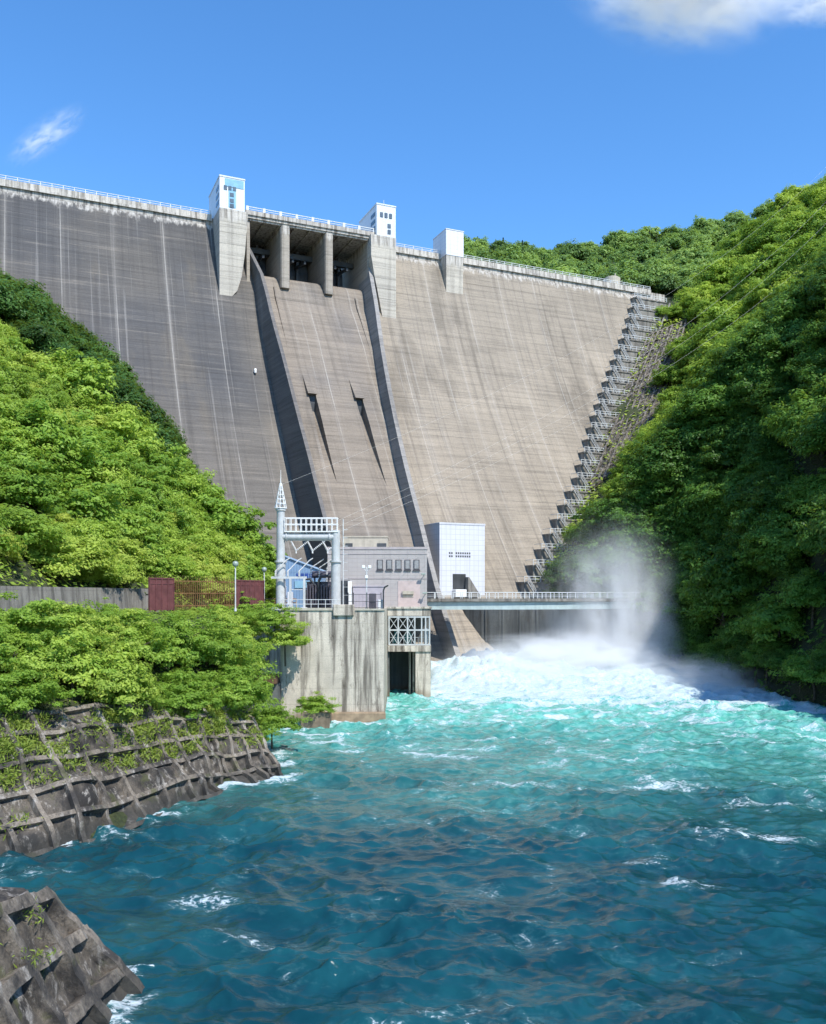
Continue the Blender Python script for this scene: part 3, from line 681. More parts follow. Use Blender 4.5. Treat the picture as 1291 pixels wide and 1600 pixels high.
for x in (-12.3, -11.3, -10.4):
    g = MB(); insul(g, (x, 107.6, 15.6), (x + .1, 107.4, 17.3), 8); g.tube((x + .1, 107.4, 17.3), (x + 1.6, 107.2, 18.3), .06, None, 6); loc(g, tf).build('bushing', M['porc'], tf)
g = MB(); g.path([(-11.2, 106.5, 12.5), (-11.2, 106.2, 15.6), (-10.9, 106.2, 16.2), (-9.8, 106.4, 16.3)], .16, 8); g.path([(-12.9, 106.4, 15.9), (-12.2, 106.3, 15.9), (-11.6, 106.3, 15.2)], .13, 8); loc(g, tf).build('oil_pipe', M['darksteel'], tf)
sf = empty('busbar_stand', (-13.2, 103, 12.3)); tag(sf, 'light steel busbar stand of slim posts in front of the transformer', 'stand')
for x in (-14.1, -12.5):
    g = MB(); g.box(x - .13, x + .13, 102.9, 103.15, 12.3, 15.9); g.bev(x - .35, x + .35, 102.7, 103.3, 12.3, 12.6, .04); loc(g, sf).build('post', M['steel'], sf)
g = MB(); g.box(-16.3, -12.2, 102.95, 103.1, 15.9, 16.15); g.box(-14.1, -12.5, 102.98, 103.08, 14.6, 14.7); loc(g, sf).build('crossbar', M['steel'], sf)
for x in (-15.8, -14.4, -13.1):
    g = MB(); insul(g, (x, 103, 16.15), (x, 103, 16.8), 5); g.path([(x, 103, 16.8), (x + .25, 103, 17.0), (x + 1.2, 103, 18.0), (x + 1.6, 103, 18.25)], .06, 6); loc(g, sf).build('busbar', M['porc'], sf)
g = MB(); g.bev(-15.9, -15.1, 105.8, 107, 12.3, 15.1, .05); g.bev(-14.9, -14.3, 106.2, 107, 12.3, 14.4, .05); g.box(-15.7, -15.3, 105.7, 105.82, 14.1, 14.8)
tag(g.build('control_cabinet', M['panel']), 'pale control cabinets standing at the foot of the left gantry pole', 'cabinet')
# yard railing, cage fence, lamps
g = MB()
for i in range(9): g.tube((-14.6 + i * .8, 100.25, 12.4), (-14.6 + i * .8, 100.25, 13.55), .035, None, 5)
for zz in (13.0, 13.5): g.tube((-14.8, 100.25, zz), (-8.1, 100.25, zz), .035, None, 5)
tag(g.build('yard_railing', M['rail']), 'thin grey railing along the front edge of the quay', 'railing')
cf = empty('cage_fence', (-5, 101, 12.3)); tag(cf, 'dark mesh cage fence on the quay in front of the power house annex', 'fence')
for x in (-7.3, -6.7, -5.2, -3.6):
    g = MB(); g.tube((x, 101, 12.3), (x, 101, 14.3), .05, None, 6); loc(g, cf).build('post', M['darksteel'], cf)
g = MB(); g.path([(-3.35, 101.3, 12.3), (-3.35, 101.3, 14.5), (-3.2, 101.2, 14.9), (-2.8, 101, 15.1)], .09, 6)
loc(g, cf).build('post', M['darksteel'], cf)
g = MB()
for i in range(24): x = -7.3 + i * .16; g.tube((x, 101, 12.4), (x, 101, 14.1), .014, None, 4)
for zz in (12.6, 13.3, 14.1): g.tube((-7.3, 101, zz), (-3.6, 101, zz), .03, None, 5)
loc(g, cf).build('mesh', M['darksteel'], cf)
g = MB(); g.bev(-5.0, -4.2, 101.6, 102.2, 12.3, 14.2, .04); tag(g.build('meter_box', M['xfmr']), 'small dark meter box inside the cage fence', 'box')
g = MB(); g.bev(-4.0, -3.3, 101.5, 102, 12.3, 13.5, .04); tag(g.build('utility_box', M['white']), 'small white utility box by the right end of the cage fence', 'box')
def lamp(px, Y, ztop, label, kind):
    p_ = at(px, 900, Y); o = empty('yard_lamp', (p_.x, Y, 12.3)); tag(o, label, 'lamp'); h_ = ztop - 12.3
    g = MB(); g.lathe((0, 0, 0), [(.14, 0), (.14, .3), (.075, .3), (.06, h_)], 10); g.build('post', M['rail'], o)
    if kind == 'globe':
        g = MB(); g.lathe((0, 0, h_), [(.1, 0), (.28, .12), (.33, .32), (.28, .52), (.1, .62)], 14); g.build('globe', M['lamp'], o, smooth=True)
    else:
        for s_ in (-1, 1):
            g = MB(); g.bar((0, 0, h_ - .5), (s_ * .35, 0, h_ - .1), .05, .05); g.bev(s_ * .35 - .18, s_ * .35 + .18, -.2, .1, h_ - .15, h_ + .18, .04); g.build('lamp_head', M['white'], o)
        g = MB(); g.bev(-.16, .16, -.22, .06, h_ - 1.3, h_ - .95, .03); g.build('camera', M['white'], o)
lamp(368, 95, 17.0, 'globe lamp on a thin post in front of the rusty fence', 'globe')
lamp(413, 112, 16.9, 'globe lamp on a short post beyond the right end of the rusty fence', 'globe')
lamp(573, 101.6, 17.2, 'slim white twin headed floodlight post on the quay by the cage fence', 'flood')
# maroon and rusty fence
FA, FB = V(-25.9, 88, 12.4), V(-17.7, 106, 12.4)
fe = empty('sheet_fence', FA[:]); tag(fe, 'maroon sheet fence with a row of rusty ochre bars between bushes and hill', 'fence')
d_ = (FB - FA); fl = d_.length; fd = d_.normalized(); fe.rotation_euler.z = math.atan2(d_.y, d_.x)
def panel(x0, x1, name):
    g = MB(); g.box(x0, x1, -.04, .04, .1, 3.3)
    n_ = max(2, int((x1 - x0) / .9))
    for i in range(n_ + 1): x = x0 + (x1 - x0) * i / n_; g.box(x - .06, x + .06, -.1, .08, 0, 3.36)
    g.box(x0, x1, -.09, .07, 3.2, 3.34); g.box(x0, x1, -.08, .06, 2.7, 2.78); g.build(name, M['maroon'], fe)
panel(0, 3.6, 'sheet_panel'); panel(fl - 5.6, fl, 'sheet_panel')
g = MB()
for i in range(34):
    x = 3.7 + i * (fl - 9.4) / 33; g.box(x - .03, x + .03, -.03, .03, .1, 3.2 + rnd.uniform(-.05, .25))
for zz in (.5, 1.8, 3.05): g.box(3.6, fl - 5.6, -.03, .05, zz - .05, zz + .05)
g.build('bar_panel', M['rust'], fe)
g = MB()
for i in range(0, 60): x = i * fl / 60.; g.tube((x, 0, 3.3), (x, -.06, 3.6 + rnd.uniform(-.05, .05)), .02, None, 4)
g.build('spike', M['maroon'], fe)
g = MB(); a = V(-17.6, 106.5, 12.4)
for i in range(7): g.tube(a + V(i * .62, 0, 0), a + V(i * .62, 0, 1.2), .05, None, 5)
g.tube(a + V(0, 0, 1.15), a + V(3.7, 0, 1.15), .06); g.tube(a + V(0, 0, .7), a + V(3.7, 0, .7), .06)
tag(g.build('ochre_rail', M['rust']), 'low ochre pipe rail between the fence end and the gantry', 'railing')
# retaining wall beside the road
bp = [(-47, 34), (-40, 46), (-33.5, 57), (-31, 66), (-29.8, 78), (-28.3, 95), (-27, 99)]
g = MB(); rows = []
for x, y in bp: rows.append([(x + .15, y, 11.6), (x - .1, y, 14.7), (x - .6, y, 14.7), (x - .6, y, 11.6)])
g.grid(rows); g.add(rows[-1], [(0, 1, 2, 3)]); tag(g.build('roadside_wall', M['conc2']), 'weathered grey retaining wall at the foot of the bright hillside', 'retaining wall')
# overhead lines
def cable(p, q, sag, r=.013, n=24):
    p, q = Vector(p), Vector(q); mb = MB()
    mb.path([p.lerp(q, i / n) - V(0, 0, sag * 4 * (i / n) * (1 - i / n)) for i in range(n + 1)], r, 4); return mb
far = V(128, 240, 136)
for k in range(3):
    mb = cable((-11.5 + k * 1.5, 104, 21.4), far + V(-3 + k * 3, 0, -3 * k), 9.5)
    tag(mb.build('power_line', M['wire']), ['uppermost thin power line rising from the gantry beam to the right hill', 'middle thin power line rising from the gantry beam to the right hill', 'lowest thin power line rising from the gantry beam to the right hill'][k], 'cable', 'power lines over the dam')
mb = cable((XL, YG, 26.8), far + V(-4, 0, 7), 9.5, .011)
tag(mb.build('earth_wire', M['wire']), 'single thin earth wire running from the pointed gantry tip', 'cable')
# ------------------------------------------------------------------ terrain
class Loft:
    def __init__(s, rows):
        s.r = [[Vector(p) for p in r] for r in rows]; s.nv = len(rows) - 1; s.nu = len(rows[0]) - 1
    def at(s, u, v):
        u = min(max(u, 0), .9999) * s.nu; v = min(max(v, 0), .9999) * s.nv; i, j = int(u), int(v); a, b_ = u - i, v - j
        r = s.r; return (r[j][i] * (1 - a) + r[j][i + 1] * a) * (1 - b_) + (r[j + 1][i] * (1 - a) + r[j + 1][i + 1] * a) * b_
    def nrm(s, u, v, e=.01):
        n_ = (s.at(u + e, v) - s.at(u - e, v)).cross(s.at(u, v + e) - s.at(u, v - e))
        return n_.normalized() if n_.length > 0 else V(0, 0, 1)
    def mesh(s, name, nu, nv, amp, sc, mat, seed=0, flip=1):
        rows = []
        for j in range(nv + 1):
            rw = []
            for i in range(nu + 1):
                u, v = i / nu, j / nv; p = s.at(u, v); n_ = s.nrm(u, v) * flip
                rw.append(p + n_ * float(fbm(p.x * sc + p.z * sc * .7, p.y * sc - p.z * sc * .5, seed)) * amp)
            rows.append(rw)
        mb = MB(); mb.grid(rows); return mb.build(name, mat, smooth=True)

# ground of the valley floor under the river (one sheet to the horizon)
g = MB(); g.add([(-3000, -300, -4), (3000, -300, -4), (3000, 5000, -4), (-3000, 5000, -4)], [(0, 1, 2, 3)])
tag(g.build('ground', M['soild']), kind='structure')

W_ = [(-33, 28, -.8), (-27, 38, -.8), (-21.7, 47.2, -.8), (-17.9, 52.3, -.8), (-15.1, 61.3, -.8), (-12.5, 66, -.8), (-9.6, 69.3, -.8)]
F_ = [(-38, 33, 7.6), (-31.5, 41.5, 7.5), (-26.3, 49.8, 7.3), (-22.4, 54.9, 7.0), (-19.5, 63.7, 6.2), (-16.9, 68.4, 5.6), (-13.6, 72.2, 4.5)]
W2 = W_ + [(-12.5, 76, -.8), (-14.5, 85, -.8), (-15.5, 95, -.8), (-16, 102, -.8)]
F2 = [V(*p) for p in F_] + [V(-15.5, 77, 4.8), V(-18, 87, 5.5), V(-18.5, 97, 6), V(-18.5, 103, 6)]
R2 = [(-43, 38, 11.6), (-37, 47, 11.6), (-32, 57, 11.6), (-28.8, 63, 11.6), (-26, 72, 11.6), (-23, 79, 11.6), (-20.5, 84, 11.6), (-19.6, 89, 11.8), (-20, 95, 12), (-19.5, 101, 12.2), (-19, 106, 12.2)]
B2 = [(-48, 33, 12.2), (-41, 46, 12.2), (-34.2, 57, 12.2), (-31.6, 66, 12.2), (-30.6, 76, 12.2), (-29.6, 84, 12.2), (-28.9, 92, 12.2), (-27.6, 99, 12.2), (-25, 112, 12.2), (-23, 125, 12.2), (-21, 140, 12.2)]
bank = Loft([W2, [V(*W2[i]).lerp(F2[i], .5) - V(.5, 0, .9) for i in range(11)], [f - V(.3, 0, .45) for f in F2], R2, B2])
tag(bank.mesh('bank_slope', 60, 36, .25, .5, M['soil'], 3), kind='structure')
lh = Loft([[(-48.5, 30, 14.3), (-41.2, 46, 14.3), (-32, 66, 14.3), (-29.6, 90, 13.8), (-27, 108, 12.6), (-23, 126, 12.2), (-20.6, 139, 12.2)],
           [(-95, 62, 58), (-72, 84, 46), (-54, 104, 38), (-45, 118, 31), (-38, 126, 26), (-29.5, 132, 20), (-21.6, 139.5, 14)],
           [(-130, 100, 96), (-98, 130, 78), (-71, 150, 59), (-55, 147, 48.5), (-47.5, 145, 41), (-35.3, 142, 27.5), (-23.5, 141, 15.5)],
           [tuple(dw(-130, 2, 99)), tuple(dw(-108, 5, 88)), tuple(dw(-94, 10, 70)), tuple(dw(-82, 16, 57)), tuple(dw(-71, 24, 45)), tuple(dw(-60, 33, 32)), tuple(dw(-49, 47, 11))]])
tag(lh.mesh('left_hillside', 60, 48, 1.0, .12, M['soil'], 5), kind='structure')
RC = dict(base=[(49, 15, -1), (50, 70, -1), (51.7, 112, -1), (51, 138, -1), (49, 156, -1), (43.5, 167, 3), (37, 173, 9), (27.5, 179, 12.5)],
          ridge=[(112, 40, 92), (106, 90, 98), (96, 146, 94), (80, 168, 77), (70.5, 168.5, 64.5), (62, 169.5, 52.5), (49.5, 172.5, 39), (30, 178, 15.5)])
def rowmix(a, b_, h, z): return [(p[0] + (q[0] - p[0]) * h, p[1] + (q[1] - p[1]) * h, p[2] + (q[2] - p[2]) * z) for p, q in zip(a, b_)]
spur = Loft([RC['base'], rowmix(RC['base'], RC['ridge'], .22, .30), rowmix(RC['base'], RC['ridge'], .55, .66), RC['ridge']])
tag(spur.mesh('right_spur', 70, 44, 1.6, .1, M['soild'], 9), kind='structure')
ctc = lambda z: tuple(dw(tS(z) + wS(z) - 1.4, Dq(z) + .1, z))
farL = Loft([[ctc(15), (43, 183, 29), (58, 178, 45), (69, 177, 56), (84, 178, 70), (100, 172, 86)],
             [ctc(33), (57, 206, 49), (75, 205, 66), (92, 203, 84), (112, 200, 100), (150, 196, 116)],
             [ctc(60), (72, 231, 74), (92, 236, 93), (108, 240, 108), (130, 242, 123), (180, 240, 140)],
             [ctc(94), (84, 260, 100), (99, 285, 116), (114, 305, 139), (134, 305, 149), (205, 300, 163)]])
tag(farL.mesh('far_right_slope', 50, 36, 2.0, .06, M['soil'], 12), kind='structure')
bx = (600, 690, 725, 790, 860, 900, 960, 1020, 1080, 1140, 1220)
by = (480, 430, 392, 392, 410, 400, 385, 380, 375, 355, 330)
mt = Loft([[tuple(at(x, 470, 330)) for x in bx], [tuple(at(x, (470 + y) / 2 + 8, 400)) for x, y in zip(bx, by)], [tuple(at(x, y, 480)) for x, y in zip(bx, by)], [tuple(at(x, y + 90, 620)) for x, y in zip(bx, by)]])
tag(mt.mesh('back_mountain', 40, 24, 4., .03, M['soild'], 21), kind='structure')

# ------------------------------------------------------------------ concrete slope frames
def framework(name, label, surf, nu, nv, ulines, vlines, bulge, seed, wid=.42, hgt=.5, side=1):
    root = empty(name, surf.at(.5, 0)); tag(root, label, 'slope frame'); o = root.location
    def P(u, v, off=0.):
        p = surf.at(u, v); n_ = surf.nrm(u, v) * side
        k = float(fbm(u * 7.5 + seed, v * 2.2, seed, 3)) * bulge + float(noise2(u * 20, v * 9, seed + 5)) * .12
        return p + n_ * (k + off)
    mb = MB(); rows = []
    for j in range(nv + 1):
        rows.append([P(i / nu, j / nv, float(fbm(i * .45, j * .45, seed + 3, 3)) * .09) - o for i in range(nu + 1)])
    mb.grid(rows); mb.build('infill', M['frame'], root, smooth=True)
    for kind, lines in (('u', ulines), ('v', vlines)):
        for a in lines:
            n_ = 40 if kind == 'v' else 16
            pts = [(P(i / n_, a, 0), P(i / n_, a, hgt)) if kind == 'v' else (P(a, i / n_, 0), P(a, i / n_, hgt + .01)) for i in range(n_ + 1)]
            mb = MB(); rows = []
            for i in range(n_ + 1):
                A, B = pts[max(i - 1, 0)][0], pts[min(i + 1, n_)][0]; d = (B - A).normalized(); up = (pts[i][1] - pts[i][0]).normalized(); sd = d.cross(up).normalized()
                jw = wid * (.5 + .06 * float(noise2(i * .7, a * 30, seed))) ; lo = pts[i][0] - up * .25; hi = pts[i][1]
                rows.append([lo + sd * jw - o, hi + sd * jw * .88 - o, hi - sd * jw * .88 - o, lo - sd * jw - o])
            mb.grid(rows); mb.add(rows[0], [(0, 1, 2, 3)]); mb.add(rows[-1], [(0, 1, 2, 3)])
            mb.build('frame_beam', M['beam'], root)
    return root, P
fr_s = Loft([W_, F_])
ul = [.03, .08, .13, .18, .23, .28, .325, .36, .415, .465, .52, .57, .62, .67, .715, .76, .80, .84, .88, .92, .96, .998]
fr1, P1 = framework('slope_frame', 'long weathered grid of concrete beams on the left bank below the bushes', fr_s, 110, 26, ul, [.06, .25, .44, .63, .82, .985], .85, 2, wid=.33, hgt=.40, side=1)
class Patch:
    def __init__(s, l, u0, u1, v0, v1): s.l = l; s.b = (u0, u1, v0, v1)
    def m(s, u, v): a, b_, c_, d_ = s.b; return a + (b_ - a) * u, c_ + (d_ - c_) * v
    def at(s, u, v): return s.l.at(*s.m(u, v)) + s.l.nrm(*s.m(u, v)) * .5
    def nrm(s, u, v): return s.l.nrm(*s.m(u, v))
fr3, P3 = framework('slope_frame', 'faded net of thin brown beams on the grassy slope right of the abutment stairs', Patch(farL, .012, .15, .36, .90), 16, 24, [k / 8 + .001 for k in range(8)] + [.998], [k / 15 + .001 for k in range(15)] + [.998], .3, 4, wid=.42, hgt=.45)
nz = Loft([[(-8.6, 12, -.8), (-9.4, 20, -.8), (-9.9, 26, -.8), (-9.9, 29.3, -.8), (-9.5, 32.3, -.8)],
           [(-11.6, 12, 5.6), (-12.0, 20, 5.6), (-12.2, 25, 5.2), (-12.3, 27.6, 4.6), (-12.45, 29.7, 4.0)]])
fr2, P2 = framework('slope_frame', 'dark foreground corner of concrete slope grid at the waterline', nz, 60, 24, [.10, .21, .31, .425, .56, .765, .985], [.02, .32, .65, .965], .06, 6, wid=.46, hgt=.40, side=1)
cap = Loft([[(-9.5, 32.3, -.8), (-13, 34, -.8), (-20, 35, -.8)], [(-12.5, 29.6, 3.9), (-13.3, 30.5, 3.9), (-20, 31.5, 4.1)], [(-12.4, 27.6, 4.6), (-14, 27, 4.9), (-20, 26, 6.2)], [(-12.1, 12, 5.7), (-14, 12, 6), (-20, 12, 6.5)]])
tag(cap.mesh('rock_headland', 24, 30, .22, .8, M['frame'], 31), 'blackened rocky headland behind the foreground slope grid', 'rock')

# ------------------------------------------------------------------ river
ny, nx = 1000, 620
ys = np.concatenate([[6.], 9 * (215 / 9.) ** np.linspace(0, 1, ny - 1)])
us = np.linspace(-1, 1, nx)
X = us[None, :] * (ys[:, None] * .62 + 14); Y = np.repeat(ys[:, None], nx, 1)
wx = X + 2.2 * fbm(X * .09, Y * .07, 41, 3); wy = Y + 2.5 * fbm(X * .08 + 9, Y * .08, 42, 3)
def fft_tile(Ls, N, lp, rms, th0, spread, seed, lam=.8):
    r_ = np.random.RandomState(seed); k1 = 2 * np.pi * np.fft.fftfreq(N, Ls / N); kx, ky = np.meshgrid(k1, k1); k = np.hypot(kx, ky); k[0, 0] = 1
    kp = 2 * np.pi / lp; D_ = spread + (1 - spread) * np.cos(np.arctan2(ky, kx) - th0) ** 2
    A_ = np.sqrt(np.exp(-(kp / k) ** 2) / k ** 4.05 * D_) * np.exp(-(k * .035) ** 2); A_[0, 0] = 0
    c_ = A_ * (r_.normal(size=(N, N)) + 1j * r_.normal(size=(N, N)))
    hh = np.fft.ifft2(c_).real; g_ = rms / hh.std(); hh = hh * g_; c_ = c_ * g_
    dx = np.fft.ifft2(1j * kx / k * c_).real * lam; dy = np.fft.ifft2(1j * ky / k * c_).real * lam
    e = Ls / N; gx = lambda q: (np.roll(q, -1, 1) - np.roll(q, 1, 1)) / (2 * e); gy = lambda q: (np.roll(q, -1, 0) - np.roll(q, 1, 0)) / (2 * e)
    J = (1 + gx(dx)) * (1 + gy(dy)) - gx(dy) * gy(dx)
    return hh, dx, dy, J
def tile_at(q, Ls, x, y):
    N = q.shape[0]; x = x / Ls * N; y = y / Ls * N; ix = np.floor(x).astype(int); iy = np.floor(y).astype(int); fx = x - ix; fy = y - iy
    g_ = lambda a, c_: q[(iy + c_) % N, (ix + a) % N]
    return (g_(0, 0) * (1 - fx) + g_(1, 0) * fx) * (1 - fy) + (g_(0, 1) * (1 - fx) + g_(1, 1) * fx) * fy
LA, LB = 57., 37.
TA = fft_tile(LA, 1024, 7.5, .135, math.radians(70), .16, 5, .8); TB = fft_tile(LB, 768, 2.4, .042, math.radians(115), .3, 8, .6)
ca, sa = math.cos(.5), math.sin(.5)
bx_, by_ = X + 1.5 * fbm(X * .05, Y * .05, 41, 2), Y + 1.5 * fbm(X * .05 + 5, Y * .05, 42, 2)
rx_, ry_ = bx_ * ca + by_ * sa, -bx_ * sa + by_ * ca
amp = (1.0 + .55 * sm(70, 110, Y)) * (.75 + .5 * np.clip(.5 + fbm(X * .07, Y * .07, 44, 2), 0, 1.2))
hA, dxA, dyA, JA = [tile_at(q, LA, bx_, by_) for q in TA]; hB, dxB, dyB, JB = [tile_at(q, LB, rx_, ry_) for q in TB]
h = (hA + hB) * amp
DX = (dxA + dxB * ca - dyB * sa) * amp; DY = (dyA + dxB * sa + dyB * ca) * amp
jac = 1 + (JA - 1) * amp + (JB - 1) * .5 * amp
# white water below the outlet: raised churning mass
out = sm(118, 150, Y + 3 * fbm(X * .12, Y * .12, 71, 3)) * sm(1.5, 5.5, X + .15 * (Y - 140)) * sm(62, 44, X)
mound = out * (0.9 + 3.0 * np.exp(-((X - 12) / 13) ** 2) * sm(132, 152, Y) + 1.2 * np.exp(-((X - 33) / 12) ** 2) * sm(135, 152, Y))
lump = np.abs(noise2(X * .22, Y * .20, 81)) * 1.1 + np.abs(noise2(X * .5 + 3, Y * .45, 82)) * .7 + np.abs(noise2(X * 1.1, Y * 1.0, 83)) * .4
Z = h + mound * (.62 + .42 * lump)
aer = sm(46, 114, Y + 10 * fbm(X * .06, Y * .06, 91, 3) + .22 * (X - 10)) 
crest = sm(.42, -.1, jac) * .45 + .6 * sm(.25, .55, hA * amp)
f1 = fbm(wx * .20, wy * .26, 95, 5, .6); f2 = fbm(wx * .9, wy * 1.2, 97, 4, .6); pat = fbm(X * .05, Y * .05, 99, 3)
foam = .12 * crest + .20 * sm(.15, .75, f1 + .35 * pat) + .10 * f2
foam += aer * (.14 + .18 * sm(-.1, .6, f1)) + .52 * sm(104, 128, Y + 9 * f1 + .10 * (X - 10)) * sm(-1, 5, X) + .5 * out
rib_ = 1 - np.abs(fbm((wx + .25 * wy) * .16, wy * .055, 131, 4, .55)) / .16
foam += .20 * np.clip(rib_, 0, 1) * sm(-.1, .5, fbm(X * .06, Y * .05, 133, 2) + .25 * sm(40, 80, Y)) * (.6 + .4 * sm(.9, .4, jac))
# foam where water meets the left bank
xb = np.interp(ys, [p[1] for p in W_] + [76, 100], [p[0] for p in W_] + [-12.5, -3.2])[:, None]
foam += .42 * np.exp(-np.clip(X - xb - .9, 0, 30) / .9) * sm(.0, .5, f1 + .25) * (Y < 100)
xe = np.interp(ys, [12, 20, 29.3, 32.3], [-8.6, -9.4, -9.9, -9.5])[:, None]
foam += .45 * np.exp(-np.clip(X - xe - .3, 0, 30) / .5) * (Y < 33.5) * sm(-.1, .4, f1 + .2)
for (bx_, by_, br_) in ((12.0, 47.0, 2.2), (13.4, 43.5, 2.2), (20.5, 52, 3.2), (9.0, 66, 3), (19, 66, 4), (-9.5, 41, 2.4), (-6.5, 37, 2.2), (25, 60, 3.4), (-1.0, 28, 1.6), (2, 78, 3.5)):
    foam += .40 * np.exp(-(((X - bx_) + .5 * (Y - by_)) / (br_ * .9)) ** 2 - ((Y - by_) / (br_ * .5)) ** 2)
vs = np.stack([X + DX, Y + DY, Z], -1).reshape(-1, 3)
idx = np.arange(ny * nx).reshape(ny, nx)
quads = np.stack([idx[:-1, :-1], idx[:-1, 1:], idx[1:, 1:], idx[1:, :-1]], -1).reshape(-1, 4)
def fast_mesh(name, vs, quads, attrs=None, face_attrs=None, smooth=False):
    me = bpy.data.meshes.new(name); nf = len(quads)
    me.vertices.add(len(vs)); me.vertices.foreach_set('co', np.asarray(vs, np.float32).ravel())
    me.loops.add(nf * 4); me.loops.foreach_set('vertex_index', np.asarray(quads, np.int32).ravel())
    me.polygons.add(nf); me.polygons.foreach_set('loop_start', np.arange(0, nf * 4, 4, dtype=np.int32))
    try: me.polygons.foreach_set('loop_total', np.full(nf, 4, np.int32))
    except Exception: pass
    if smooth: me.polygons.foreach_set('use_smooth', np.ones(nf, bool))
    for k, v in (attrs or {}).items():
        a = me.attributes.new(k, 'FLOAT', 'POINT'); a.data.foreach_set('value', np.asarray(v, np.float32).ravel())
    for k, v in (face_attrs or {}).items():
        a = me.attributes.new(k, 'FLOAT', 'FACE'); a.data.foreach_set('value', np.asarray(v, np.float32).ravel())
    me.update(calc_edges=True); me.validate(); return me
m = NT('river_water'); o = m.pos()
fa = m.attr('foam').outputs['Fac']; ae = m.attr('aer').outputs['Fac']
n1 = m.noise(o, 1., (1.0, 1.5, 1), det=8, rough=.68, dist=.6); n2 = m.noise(o, 3.4, (1, 1.6, 1), det=8, rough=.7, dist=.8); n3 = m.noise(o, .22, det=5, off=(4, 8, 0))
fo = m.math('ADD', fa, m.math('ADD', m.math('MULTIPLY', m.math('SUBTRACT', n1, .5), 1.05), m.math('MULTIPLY', m.math('SUBTRACT', n2, .5), .75)))
lc = m.n('ShaderNodeTexNoise', {'Vector': m.n('ShaderNodeMapping', {0: o, 'Scale': (.75, 1.05, 1)}), 'Scale': .9, 'Detail': 7., 'Roughness': .62, 'Distortion': 1.1}).outputs[0]
lace = m.ramp(m.math('ABSOLUTE', m.math('SUBTRACT', lc, .5)), .045, .004)
fo = m.math('ADD', fo, m.math('MULTIPLY', lace, m.math('ADD', .05, m.math('MULTIPLY', m.math('MAXIMUM', fa, 0.), .55))))
ff = m.math('MULTIPLY', m.ramp(fo, .38, .72), .94)
deep = m.mix(m.ramp(n3, .35, .65), (.0035, .037, .051), (.007, .063, .079))
mid = m.mix(m.ramp(n1, .35, .65), (.055, .30, .25), (.16, .47, .39))
body = m.mix(ae, deep, mid)
veil = m.math('MULTIPLY', m.ramp(fo, .08, .5), m.math('ADD', .08, m.math('MULTIPLY', ae, .5)))
body = m.mix(veil, body, (.24, .50, .50))
col = m.mix(ff, body, m.mix(m.ramp(n2, .34, .6), (.27, .42, .46), (.55, .61, .65)))
rg = m.math('ADD', .06, m.math('MULTIPLY', ff, .6))
w1 = m.noise(o, .9, (1, 1.5, 1), det=6, rough=.6, dist=.5); w2 = m.noise(o, 4.2, (1, 1.7, 1), det=5, rough=.6, dist=.4)
hh = m.math('ADD', m.math('MULTIPLY', w1, .55), m.math('MULTIPLY', w2, .2))
nb = m.bump(m.math('ADD', hh, m.math('MULTIPLY', ff, .25)), .14, .6)
m.principled(col, rg, nb, IOR=1.33)
me = fast_mesh('water', vs, quads, dict(foam=foam, aer=aer), smooth=True); me.materials.append(m.m)
tag(link('water', me), kind='structure')

# ------------------------------------------------------------------ spray and clouds (volumes)
def vol_mat(name, dens, falloff, scale, lo, hi, col=(1, 1, 1), aniso=.2, detail=5, stretch=(1, 1, 1), off=(0, 0, 0), zfade=None):
    m = NT(name); tc = m.n('ShaderNodeTexCoord'); o = tc.outputs['Object']
    ln = m.n('ShaderNodeVectorMath', {0: o}, operation='LENGTH').outputs['Value']
    n_ = m.noise(o, scale, stretch, det=detail, rough=.62, off=off, dist=.4)
    rad = m.ramp(m.math('ADD', ln, m.math('MULTIPLY', m.math('SUBTRACT', n_, .5), falloff)), 1.0, .12)
    rad = m.math('MULTIPLY', rad, m.ramp(ln, .99, .6))
    d = m.math('MULTIPLY', m.math('MULTIPLY', rad, rad), m.ramp(n_, lo, hi))
    if zfade:
        z = m.n('ShaderNodeSeparateXYZ', {0: o}).outputs[2]; d = m.math('MULTIPLY', d, m.ramp(z, zfade[1], zfade[0]))
    d = m.math('MULTIPLY', d, dens)
    v = m.n('ShaderNodeVolumePrincipled', {'Color': col, 'Density': d, 'Anisotropy': aniso})
    m.t.links.new(v.outputs[0], m.out.inputs['Volume']); return m.m
def puff(name, loc_, rad, mat, label, cat, kind=None, rz=0, ry=0):
    me = bpy.data.meshes.new(name); bm = bmesh.new(); bmesh.ops.create_icosphere(bm, subdivisions=3, radius=1.0); bm.to_mesh(me); bm.free()
    o = link(name, me, mat); o.location = loc_; o.scale = rad; o.rotation_euler = (0, ry, rz); tag(o, label, cat, None, kind); return o
puff('spray_mist', (34.5, 156, 3), (20, 11, 34), vol_mat('spray_plume', 1.25, 1.9, 2.3, .41, .66, col=(.96, .98, 1.), aniso=-.1, stretch=(1, 1, .75), detail=7), 'tall ragged plume of fine spray drifting up beside the bridge', 'mist', 'stuff')
puff('spray_mist', (25, 149, 1.4), (29, 16, 9.5), vol_mat('spray_low', 1.9, 2.0, 3.2, .40, .68, col=(.96, .98, 1.), aniso=-.1, off=(3, 1, 5), detail=7), 'low bank of spray hanging over the churning white water', 'mist', 'stuff')
puff('spray_mist', (46, 140, 0.5), (15, 20, 6), vol_mat('spray_side', .6, 1.3, 2.4, .36, .66, aniso=.3, off=(8, 2, 1), detail=6), 'thin spray drifting along the foot of the shaded right bank', 'mist', 'stuff')
CLOUD = True
